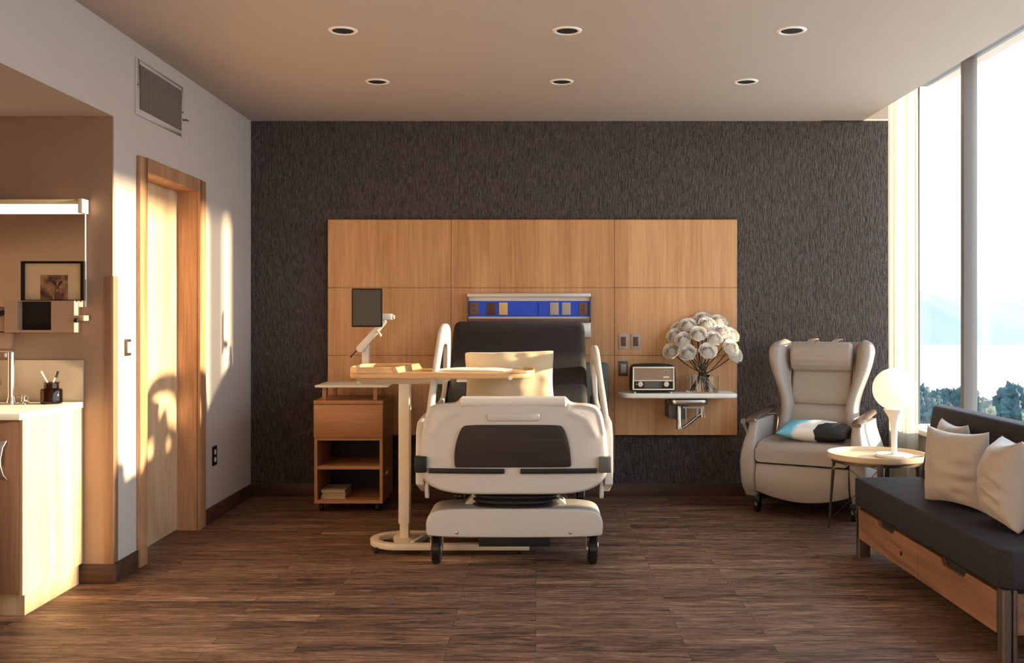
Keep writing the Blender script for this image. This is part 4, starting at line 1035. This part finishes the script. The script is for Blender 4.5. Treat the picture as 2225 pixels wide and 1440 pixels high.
rose_px = [(843, 215, .00), (1045, 208, .00), (950, 308, -.10), (1120, 352, -.08), (788, 368, -.08), (700, 325, .02), (660, 490, .0), (834, 503, -.11), (1050, 485, -.12), (1290, 455, -.06), (1200, 285, -.03), (1298, 320, .06), (1335, 525, .04), (1005, 150, .09), (1160, 180, .08), (745, 250, .09), (925, 190, .10)]
whr = ['on the upper left of the bouquet', 'near the top centre of the bouquet', 'in the middle front of the bouquet', 'right of the middle front rose', 'left of the middle front rose', 'behind at the left side of the bouquet', 'leftmost and lowest at the left edge', 'low at the front left above the stems', 'low at the front centre above the stems', 'large at the right side over the wall panel edge', 'upper right beside the sunlit rear roses', 'at the back of the right edge', 'lowest at the right edge', 'topmost at the back of the bouquet', 'at the back upper right', 'at the back upper left', 'at the back between the two upper roses']
cen = Vector((VX, VY, SZ + .10))
neck = Vector((VX, VY, SZ + .145))
protoM = None
for i, (cx_, cy_, dy) in enumerate(rose_px):
    px, py = 1320 + cx_ / 4.8, 660 + cy_ / 4.8
    Y = VY + dy * .9
    p = Vector((X_(px, Y), Y, Z_(py, Y)))
    p.y = min(p.y, 7.19)
    dirn = (p - neck).normalized()
    face = (dirn * .75 + Vector((0, -1.0, .25))).normalized()
    t = thing('white_rose', 'white rose ' + whr[i], 'rose', tuple(p), 0, 'white roses in the vase')
    sc = 1.02 + random.uniform(-.05, .05)
    rot = face.to_track_quat('Z', 'Y').to_matrix().to_4x4() @ Matrix.Rotation(random.uniform(0, 6), 4, 'Z')
    if protoM is None:
        bo = MB().add(b_m.v, b_m.f).build('bloom', M['rose'], t, local=True, angle=180, fix=False); protoM = bo.data
    else:
        bo = bpy.data.objects.new('bloom', protoM); COL.objects.link(bo); bo.parent = t
    bo.matrix_local = rot @ Matrix.Scale(sc, 4)
    # stem
    a = math.atan2(p.y - VY, p.x - VX) + random.uniform(-.5, .5)
    bot = Vector((VX - .092 * math.cos(a) * random.uniform(.35, 1), VY - .085 * math.sin(a) * random.uniform(.4, 1), SZ + .014))
    nk = neck + Vector((random.uniform(-.025, .025), random.uniform(-.02, .02), random.uniform(-.03, .02)))
    q0 = p - face * .038
    pts = []
    for k in range(13):
        s = k / 12
        if s < .5: u = s * 2; b1 = q0.lerp(nk, u); b1 += (Vector((0, 0, -1)) * .03 + (-face) * .03) * math.sin(u * PI) * .5
        else: u = (s - .5) * 2; b1 = nk.lerp(bot, u)
        pts.append(b1)
    st_ = MB().tube(pts, .0036, 6); st_.build('stem', M['stem'], t)
    lf = MB()
    for k in range(5):
        an = 2 * PI * k / 5; d1 = rot.to_3x3() @ Vector((math.cos(an), math.sin(an), -.25)); d1.normalize()
        sd_ = d1.cross(face).normalized() * .005
        b0_ = q0; b1_ = q0 + d1 * .018 - face * .004; b2_ = q0 + d1 * .034 - face * .018
        lf.add([b0_ - sd_ * .5, b0_ + sd_ * .5, b1_ + sd_, b2_, b1_ - sd_], [(0, 1, 2, 3, 4)])
    lf.build('sepals', M['stem'], t, fix=False)
    if True:
        lf = MB(); base_ = nk.lerp(bot, .35); dr = Vector((math.cos(a + 1), math.sin(a + 1) * .5, random.uniform(-.5, .3))).normalized()
        sd_ = dr.cross(Vector((0, 1, 0))).normalized() * .012
        tip = base_ + dr * .055
        rr_ = math.hypot(tip.x - VX, tip.y - VY)
        if rr_ < VR - .008:
            lf.add([base_, base_.lerp(tip, .45) + sd_, tip, base_.lerp(tip, .45) - sd_], [(0, 1, 2, 3)]).build('leaf', M['stem'], t, fix=False)

# ------------------------------------------------------------------ recliner
RCX, RCY = 1.905, 6.79
rec = thing('recliner_chair', 'beige winged recliner armchair on casters beside the window', 'armchair', (RCX, RCY, 0), math.radians(-29.5))
def RB(mb, name, mat, parent=rec, **kw): return mb.build(name, M[mat], parent, local=True, **kw)
# local frame: x right (image right), -y front
ay0, ay1 = -.345, .30
for sg in (-1, 1):
    def xo(z):   # outer offset from centre
        return .388 + .022 * math.sin(clamp((z - .08) / .5) * PI) - .02 * sstep(.35, .62, z)
    rg = []
    nz_ = 16
    for k in range(nz_ + 1):
        z = .115 + (.625 - .115) * k / nz_
        f_in = .305
        yf = ay0 + .035 * math.sin(clamp((z - .1) / .5) * PI) * -1 + .04 * sstep(.40, .62, z) + .045 * (1 - sstep(.1, .2, z))
        yb = ay1 - .10 * sstep(.35, .62, z)
        sec = rrect(f_in, xo(z), yf, yb, .022, 3)
        rg.append([(sg * x, y, z) for x, y in sec])
    RB(MB().loft(rg), 'arm_panel', 'recliner', angle=50)
    m = MB(); rg = []
    for k in range(13):
        s = k / 12; y = ay0 + .01 + s * .52; z = .632 + .035 * s - .012 * (1 - min(1, s * 6)) ; hw = .042 - .010 * s
        if k == 0: hw *= .7
        if k == 12: hw *= .7
        cxx = sg * .345
        rg.append([(cxx + hw * math.cos(q), y, z + (.018 if math.sin(q) > 0 else .012) * math.sin(q)) for q in [2 * PI * j / 16 for j in range(16)]])
    RB(m.loft(rg), 'arm_cap', 'armwood')
# seat cushion
rg = []
for k in range(15):
    s = k / 14; y = -.375 + s * .60
    zt = .484 + .012 * math.sin(s * PI) - (.03 * (1 - min(1, s * 9)) ** 2); zb = .345
    rg.append([(x, y, z) for x, z in rrect(-.303, .303, zb + .008 * (1 - min(1, s * 9)), zt, .028, 4)])
RB(MB().loft(rg), 'seat', 'recliner', angle=60)
# front apron / leg rest with a curved lower edge
m = MB(); nx_ = 20; rg = []
for k in range(nx_ + 1):
    u = -1 + 2 * k / nx_; x = u * .301
    zb = .105 + .055 * u * u; zt = .340
    cs_ = []
    for j in range(7):
        q = j / 6; z = zb + (zt - zb) * q; cs_.append((x, -.358 - .026 * math.sin(q * PI) - .01 * (1 - u * u), z))
    cs_ += [(x, -.25, zt), (x, -.25, zb)]
    rg.append(cs_)
RB(m.loft(rg), 'leg_rest', 'recliner', bevel=.004, angle=50)
RB(box(-.30, .30, -.25, .28, .14, .345), 'seat_base', 'blackplastic', bevel=.01)
# back: leaning
def by(z): return .115 + (z - .5) * .30
def backcushion(z0, z1, hw, d0=.055, name='back_cushion'):
    rg = []
    n = 10
    for k in range(n + 1):
        q = k / n; z = z0 + (z1 - z0) * q; e = min(1, min(q, 1 - q) * 8)
        fwd = d0 * (.6 + .4 * math.sqrt(e)) 
        y = by(z)
        rg.append([(x, yy, z) for x, yy in rrect(-hw + .006 * (1 - e), hw - .006 * (1 - e), y - fwd, y + .06, .022, 4)])
    RB(MB().loft(rg), name, 'recliner', angle=60)
backcushion(.46, .705, .200); backcushion(.712, 1.02, .205)
rg = []
for k in range(15):
    q = k / 14; z = .40 + .735 * q; y = by(z); hw = .235 + .03 * q
    topc = .012 * math.sqrt(max(0, 1 - q))
    rg.append([(x, yy, z) for x, yy in rrect(-hw, hw, y - .02, y + .085, .03, 4)])
RB(MB().loft(rg), 'back_shell', 'recliner', angle=60, bevel=0)
for sg in (-1, 1):
    rg = []
    nz_ = 40
    for k in range(nz_ + 1):
        q = k / nz_; z = .40 + .755 * q
        W_ = .280 + .066 * sstep(.35, .95, q) - .018 * sstep(.12, .4, q) * (1 - sstep(.4, .8, q))
        th = .042 + .022 * sstep(.5, .95, q)
        dp = .075 + .055 * sstep(.3, .85, q)
        e = math.sqrt(max(0.0, 1 - max(0, (q - .88) / .12) ** 2)) if q > .88 else 1
        e = max(e, .10)
        y0 = by(z) - .02
        cxw = W_ - th - .012 * (1 - e)
        ring_ = []
        for j in range(24):
            a = 2 * PI * j / 24; cc, ss = math.cos(a), math.sin(a)
            xx = cxw + th * e * math.copysign(abs(cc) ** .8, cc); yy = y0 - dp * .25 + dp * e * math.copysign(abs(ss) ** .85, ss)
            xx += .030 * clamp((y0 - yy) / dp) * sstep(.4, .9, q)
            ring_.append((sg * xx, yy, z))
        rg.append(ring_)
    RB(MB().loft(rg), 'wing', 'recliner', angle=70)
    RB(MB().tube([(sg * .212, by(.5) - .062, .5), (sg * .214, by(.8) - .056, .8), (sg * .218, by(1.0) - .05, 1.0)], .004, 6), 'seam', 'plategrey')
# headrest roll (facetted) with straps
zc_ = 1.035; yc_ = by(zc_) - .085
rg = []
for k, (x, s) in enumerate(((-.212, .70), (-.205, .9), (-.190, 1.0), (.190, 1.0), (.205, .9), (.212, .70))):
    rg.append([(x, yc_ + .055 * s * math.cos(a), zc_ + .105 * s * math.sin(a)) for a in [2 * PI * (j + .5) / 16 for j in range(16)]])
RB(MB().loft(rg), 'head_pillow', 'recliner', smooth=True, angle=12, bevel=.003)
for x in (-.085, .085):
    p_ = [(x, yc_ - .01, zc_ + .098), (x, yc_ + .03, zc_ + .108), (x, by(1.14) - .035, 1.150), (x, by(1.14) + .06, 1.155), (x, by(1.1) + .095, 1.08)]
    rg = [[(q[0] - .020, q[1], q[2]), (q[0] + .020, q[1], q[2]), (q[0] + .020, q[1] + .002, q[2] + .004), (q[0] - .020, q[1] + .002, q[2] + .004)] for q in p_]
    RB(MB().loft(rg), 'strap', 'recliner')
# under frame and casters
RB(box(-.30, .30, -.22, .30, .085, .14), 'under_frame', 'blackplastic', bevel=.01)
for x, y in ((-.318, -.27), (.318, -.27), (-.30, .30), (.30, .30)):
    c = RB(MB().lathe([(.0001, -.014), (.045, -.014), (.049, -.008), (.049, .008), (.045, .014), (.0001, .014)], (x, y, .0495), 26, 'X'), 'caster', 'wheelblack', angle=50)
    RB(box(x - .024, x + .024, y - .035, y + .035, .075, .118), 'caster_housing', 'blackplastic', parent=c, bevel=.006)
RB(MB().tube([(-.40, -.05, .46), (-.45, -.07, .50), (-.475, -.08, .575)], .012, 10), 'recline_lever', 'recliner')
RB(MB().lathe([(.0001, -.012), (.019, -.012), (.019, .012), (.0001, .012)], (-.475, -.08, .585), 16, 'Y'), 'lever_knob', 'recliner')
RB(box(-.475, -.375, .02, .07, .165, .20), 'brake_pedal', 'white', bevel=.008)

# teal pillow on recliner
def teal_mat():
    m, nt, b = new_mat('teal_print'); L = nt.links.new
    tc = N(nt, 'ShaderNodeTexCoord'); sp = N(nt, 'ShaderNodeSeparateXYZ'); L(tc.outputs['Object'], sp.inputs[0])
    nz = N(nt, 'ShaderNodeTexNoise', Scale=7.0, Detail=4.0); L(tc.outputs['Object'], nz.inputs['Vector'])
    ma = N(nt, 'ShaderNodeMath', operation='MULTIPLY_ADD'); ma.inputs[1].default_value = .16; L(nz.outputs['Fac'], ma.inputs[0]); L(sp.outputs[0], ma.inputs[2])
    mb_ = N(nt, 'ShaderNodeMath', operation='MULTIPLY_ADD'); mb_.inputs[1].default_value = -.45; L(sp.outputs[1], mb_.inputs[0]); L(ma.outputs[0], mb_.inputs[2])
    ms = N(nt, 'ShaderNodeMath', operation='ADD'); ms.inputs[1].default_value = .42; L(mb_.outputs[0], ms.inputs[0])
    cr = N(nt, 'ShaderNodeValToRGB'); cr.color_ramp.interpolation = 'LINEAR'; el = cr.color_ramp.elements
    el[0].position = 0.0; el[0].color = srgb(96, 178, 206); el[1].position = 1.0; el[1].color = (0.008, 0.007, 0.007, 1)
    for p, c in ((.44, srgb(110, 186, 210)), (.47, srgb(224, 218, 208)), (.585, srgb(222, 214, 204)), (.59, (0.008, 0.007, 0.007, 1))): q = el.new(p); q.color = c
    L(ms.outputs[0], cr.inputs[0]); L(cr.outputs[0], b.inputs['Base Color']); b.inputs['Roughness'].default_value = .7
    return m
M['teal'] = teal_mat()
tp = pillow(.46, .40, .13, .07, 9, .006, 28).build('print_cushion', M['teal'], angle=180)
tp.location = (1.875, 6.665, .553); tp.rotation_euler = (math.radians(4), math.radians(2), math.radians(-24))
tag(tp, 'flat cushion printed light blue, white and black on the recliner seat', 'cushion')

# ------------------------------------------------------------------ round side table
STX, STY, STZ = X_(1905, 5.97), 5.97, .4755
t = thing('side_table', 'round beige tray side table with thin dark tripod legs', 'side table', (STX, STY, 0))
R_ = .284
MB().lathe([(.0001, STZ - .012), (R_ - .012, STZ - .012), (R_ - .003, STZ - .006), (R_, STZ), (R_ + .001, STZ + .026), (R_ - .005, STZ + .026), (R_ - .008, STZ + .003), (R_ - .012, STZ), (.0001, STZ)], (STX, STY, 0), 64).build('tray', M['traytop'], t, angle=50)
MB().lathe([(R_ - .03, STZ - .030), (R_ - .022, STZ - .030), (R_ - .022, STZ - .012), (R_ - .03, STZ - .012), (R_ - .03, STZ - .030)], (STX, STY, 0), 48).build('ring', M['thinmetal'], t)
feet = []
for a in (135, 255, 15):
    an = math.radians(a); c_, s_ = math.cos(an), math.sin(an)
    tx_, ty_ = STX + (R_ - .008) * c_, STY + (R_ - .008) * s_
    bx_, by_ = STX + (R_ + .030) * c_, STY + (R_ + .030) * s_
    tn = Vector((-s_, c_, 0)); rd = Vector((c_, s_, 0))
    rg = []
    for q, w in ((0, .007), (.35, .012), (.75, .019), (1, .021)):
        p = Vector((bx_, by_, 0)).lerp(Vector((tx_, ty_, STZ - .004)), q)
        rg.append([tuple(p + tn * w * .9 - rd * .004), tuple(p + tn * w * .9 + rd * .004), tuple(p - tn * w * .9 + rd * .004), tuple(p - tn * w * .9 - rd * .004)])
    MB().loft(rg).build('leg', M['thinmetal'], t, bevel=.002)
    feet.append((Vector((bx_, by_, .03)), Vector((tx_, ty_, STZ - .03))))
for i in range(3):
    a_, b_ = feet[i], feet[(i + 1) % 3]
    mid_ = Vector((STX, STY, STZ * .62))
    MB().tube([a_[0] + Vector((0, 0, .02)), a_[0].lerp(b_[1], .5) , b_[1]], .0022, 6).build('wire_brace', M['thinmetal'], t)
    MB().tube([a_[1], Vector((STX, STY, STZ - .075)), ], .0022, 6).build('wire_brace', M['thinmetal'], t)

# globe lamp
LX, LY = X_(1943, 5.96), 5.96
t = thing('globe_lamp', 'white globe table lamp with slender flared stem on the round table', 'table lamp', (LX, LY, STZ))
lb = MB().lathe([(.0001, 0), (.100, 0), (.106, .006), (.108, .018), (.104, .020), (.095, .014), (.030, .014), (.020, .020), (.0001, .020)], (LX, LY, STZ), 40).build('base', M['white'], t, angle=50)
GZ = Z_(845, LY)
MB().lathe([(.016, .014), (.0165, .07), (.018, .13), (.020, .17), (.024, .205), (.035, .24), (.052, .268), (.063, .286), (.0001, .290)], (LX, LY, STZ), 32).build('stem', M['white'], t, angle=50)
gr_ = 45.5 * LY / F
m = MB().grid(lambda u, v: (LX + gr_ * math.sin(v * PI) * math.cos(u * 2 * PI), LY + gr_ * math.sin(v * PI) * math.sin(u * 2 * PI), GZ - gr_ * math.cos(v * PI)), 48, 32, True)
m.build('globe_shade', M['globe'], t, angle=180)
MB().tube([(LX + .10, LY, STZ + .010), (LX + .15, LY + .01, STZ + .006), (LX + .21, LY + .02, STZ + .003)], .004, 8).build('cord', M['white'], t)

# ------------------------------------------------------------------ window bench / sofa
sf0, sf1 = 3.79, 5.50
sofa = thing('window_sofa', 'dark charcoal bench sofa with oak drawers under the seat', 'sofa', (2.0, 4.6, 0))
# seat cushion with cut corner at the near end
pts = [(1.762, sf1), (1.762, sf0 + .02), (1.80, sf0 - .03), (2.36, sf0 - .03), (2.36, sf1)]
MB().prism(pts, 'Z', .278, .430).build('seat_cushion', M['sofafabric'], sofa, bevel=.010, seg=3)
# backrest
bp_ = [(2.125, .432), (2.194, .815), (2.205, .824), (2.290, .824), (2.30, .812), (2.30, .432)]
MB().prism(bp_, 'Y', sf0 - .03, sf1).build('backrest', M['sofafabric'], sofa, bevel=.006, seg=2)
box(1.80, 2.33, sf0 + .0, sf1 - .03, .262, .278).build('deck', M['blackplastic'], sofa)
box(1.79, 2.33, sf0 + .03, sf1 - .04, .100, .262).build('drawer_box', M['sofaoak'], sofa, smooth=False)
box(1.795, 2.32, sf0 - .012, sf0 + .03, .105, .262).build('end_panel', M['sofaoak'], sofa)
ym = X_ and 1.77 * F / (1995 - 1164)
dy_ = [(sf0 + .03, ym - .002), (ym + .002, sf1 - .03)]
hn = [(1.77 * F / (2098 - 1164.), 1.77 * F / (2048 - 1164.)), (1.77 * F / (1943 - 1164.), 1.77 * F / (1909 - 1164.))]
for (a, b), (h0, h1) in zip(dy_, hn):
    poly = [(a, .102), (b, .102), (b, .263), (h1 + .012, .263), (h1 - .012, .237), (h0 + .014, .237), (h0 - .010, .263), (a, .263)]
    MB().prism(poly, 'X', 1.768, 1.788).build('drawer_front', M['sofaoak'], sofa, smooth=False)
    box(1.7885, 1.7898, h0 - .02, h1 + .02, .23, .262).build('finger_gap', M['dark'], sofa)
lk = MB().lathe([(.0001, 0), (.011, 0), (.011, -.004), (.006, -.005), (.0001, -.005)], (1.768, 1.77 * F / (1959.5 - 1164), .172), 18, 'X').build('drawer_lock', M['thinmetal'], sofa)
for y in (sf0 + .003, sf1 - .025):
    for x in (1.778, 2.26):
        if y < 4.5:
            MB().prism(rrect(x - .010, x + .026, y - .028, y + .026, .010, 3), 'Z', 0, .279).build('leg', M['legmetal'], sofa)
            MB().prism(rrect(x + .030, x + .048, y - .028, y + .026, .008, 3), 'Z', 0, .279).build('leg_flute', M['legmetal'], sofa)
        else:
            MB().prism(rrect(x - .010, x + .055, y - .028, y + .026, .006, 3), 'Z', 0, .279).build('leg', M['legmetal'], sofa)

# throw pillows
def wr(seed, amp=.012, cu=.5, cv=-.1):
    def f(u, v):
        e = math.exp(-((u - cu) ** 2) / .12 - ((v - cv) ** 2) / .14)
        return amp * math.sin((v * 1.0 + .25 * u * u) * 16 + seed + 1.5 * math.sin(u * 3 + seed)) * e
    return f
p1 = place(pillow(.40, .37, .17, .13, 1, .012, 40, wr(1, .012, .6, -.15)), (1.972, 4.67, .606), (.33, -.94, .02), (.05, .02, 1))
tag(p1.build('throw_pillow', M['beige'], angle=180), 'beige satin pillow on the sofa nearest the lamp', 'pillow', 'beige sofa pillows')
p2 = place(pillow(.37, .37, .15, .13, 5, .010, 30), (2.075, 4.98, .610), (-.06, -1.0, .0), (.10, .0, 1))
tag(p2.build('throw_pillow', M['beige'], angle=180), 'beige pillow mostly hidden behind the front sofa pillow', 'pillow', 'beige sofa pillows')
p3 = place(pillow(.36, .38, .25, .14, 8, .012, 40, wr(4, .016, .6, -.15)), (2.005, 4.21, .612), (-.22, -.97, .05), (.06, .02, 1))
tag(p3.build('throw_pillow', M['beige'], angle=180), 'wrinkled beige pillow at the right picture edge of the sofa', 'pillow', 'beige sofa pillows')

# ------------------------------------------------------------------ curtain
m = MB(); nC = 90
def cur(a, b):
    y = 6.80 + a * .33; ph_ = a * 2 * PI * 5.5
    z = .02 + b * 3.02
    am = .026 * (1 - .25 * b)
    return (2.592 - .05 * a + am * math.sin(ph_ + .4 * math.sin(b * 2)) + .008 * math.sin(ph_ * 2.3 + b), y + .006 * math.sin(ph_ * 1.7), z)
m.grid(cur, nC * 2, 16)
t = thing('sheer_curtain', 'cream sheer curtain gathered in the corner by the window', 'curtain', (2.575, 7.03, .02))
m.build('drape', M['sheer'], t, angle=180, fix=False)
MB().tube([(2.565, 6.75, 3.042), (2.565, 7.27, 3.042)], .006, 8).build('track', M['white'], t)

# ------------------------------------------------------------------ outdoors
M['ground'] = plain('far_ground', srgb(138, 143, 148), .9, vary=.12, bscale=.03)  # distance haze put into the pale ground colour
M['hill'] = plain('far_hills', srgb(126, 137, 149), .95, vary=.05, bscale=.01)  # aerial haze put into the hills' pale blue
M['leaf'] = plain('tree_leaves', srgb(34, 64, 70), .8, vary=.45, bscale=1.2)
M['trunk'] = plain('tree_trunk', srgb(80, 66, 56), .9)
GZ0 = -9.0
struct('ground_outside', MB().box(3.4, 1400, -600, 1600, GZ0 - .5, GZ0), M['ground'], smooth=False)
M['bounce_slab'] = plain('bounce_slab_pale', srgb(226, 222, 214), .9, vary=.04, bscale=.5)  # pale so that it throws daylight up to the ceiling
struct('ground_bounce_slab', MB().box(3.4, 38, -60, 80, GZ0, GZ0 + .03), M['bounce_slab'], smooth=False)  # unseen slab below the window, added to bounce light onto the ceiling
def ridge(a, b):
    # ridge seen between directions; x along, profile by noise
    x = -100 + a * 900
    Y0 = 520
    sl_ = x / Y0
    h = 24 + 9 * noise.noise(Vector((sl_ * 5.5 + .35, .3, 0))) * 1.6 + 3 * noise.noise(Vector((sl_ * 19, 1.3, 0))) + 1.0 * noise.noise(Vector((sl_ * 60, 2.3, 0)))
    prof_ = math.sin(b * PI)
    y = Y0 + (b - .5) * 320 * (1)
    return (x, y, GZ0 - 2 + h * prof_ + 1.5 * prof_ * noise.noise(Vector((x * .02, y * .02, 5))))
hm = MB().grid(ridge, 260, 20).build('hill_range', M['hill'], angle=180, fix=False); hm['kind'] = 'structure'
def tree(px, dist, ytop, sprd, label):
    x = (px - 1164) * dist / F; zt = CH - (ytop - 688) * dist / F
    t = thing('tree', label, 'tree', (x, dist, GZ0), 0, 'trees outside the window')
    rnd = random.Random(int(px * 7 + dist))
    MB().tube([(x, dist, GZ0 - .05), (x + .1, dist, (GZ0 + zt) / 2), (x, dist, zt - .8)], [.30, .2, .08], 8).build('trunk', M['trunk'], t)
    m = MB(); hgt = (zt - GZ0) * .66
    for k in range(26):
        a = rnd.uniform(0, 2 * PI); q = rnd.random() ** .7; zz = zt - hgt * rnd.random() ** 1.2 * .95
        fr_ = (zt - zz) / hgt; R = sprd * (.25 + 1.0 * fr_ ** .6) * (1 if fr_ < .8 else .8)
        c = Vector((x + R * q * math.cos(a), dist + R * q * math.sin(a), zz - .45)); r = sprd * rnd.uniform(.26, .42)
        def fn(u, v, c=c, r=r):
            d_ = Vector((math.sin(v * PI) * math.cos(u * 2 * PI), math.sin(v * PI) * math.sin(u * 2 * PI), -math.cos(v * PI)))
            rr = r * (1 + .45 * noise.noise(d_ * 2.6 + c) + .30 * noise.noise(d_ * 7 + c * 2) + .22 * noise.noise(d_ * 17 + c * 3))
            return tuple(c + d_ * rr)
        m.grid(fn, 44, 28, True)
    m.build('crown', M['leaf'], t, angle=180, fix=False)
tr = [(2008, 31, 850, 1.3, 'leftmost blue green tree below the window beside the curtain'), (2050, 58, 852, 2.0, 'low blue green tree left of the window post'), (2082, 36, 842, 1.5, 'blue green tree directly left of the window post'), (2128, 46, 872, 1.7, 'low tree just right of the window post'), (2168, 58, 862, 2.0, 'pale low tree in the middle of the right pane'), (2204, 40, 852, 1.7, 'tall blue green tree in the right pane'), (2252, 52, 860, 2.2, 'tree at the right picture edge')]
for a in tr: tree(*a)
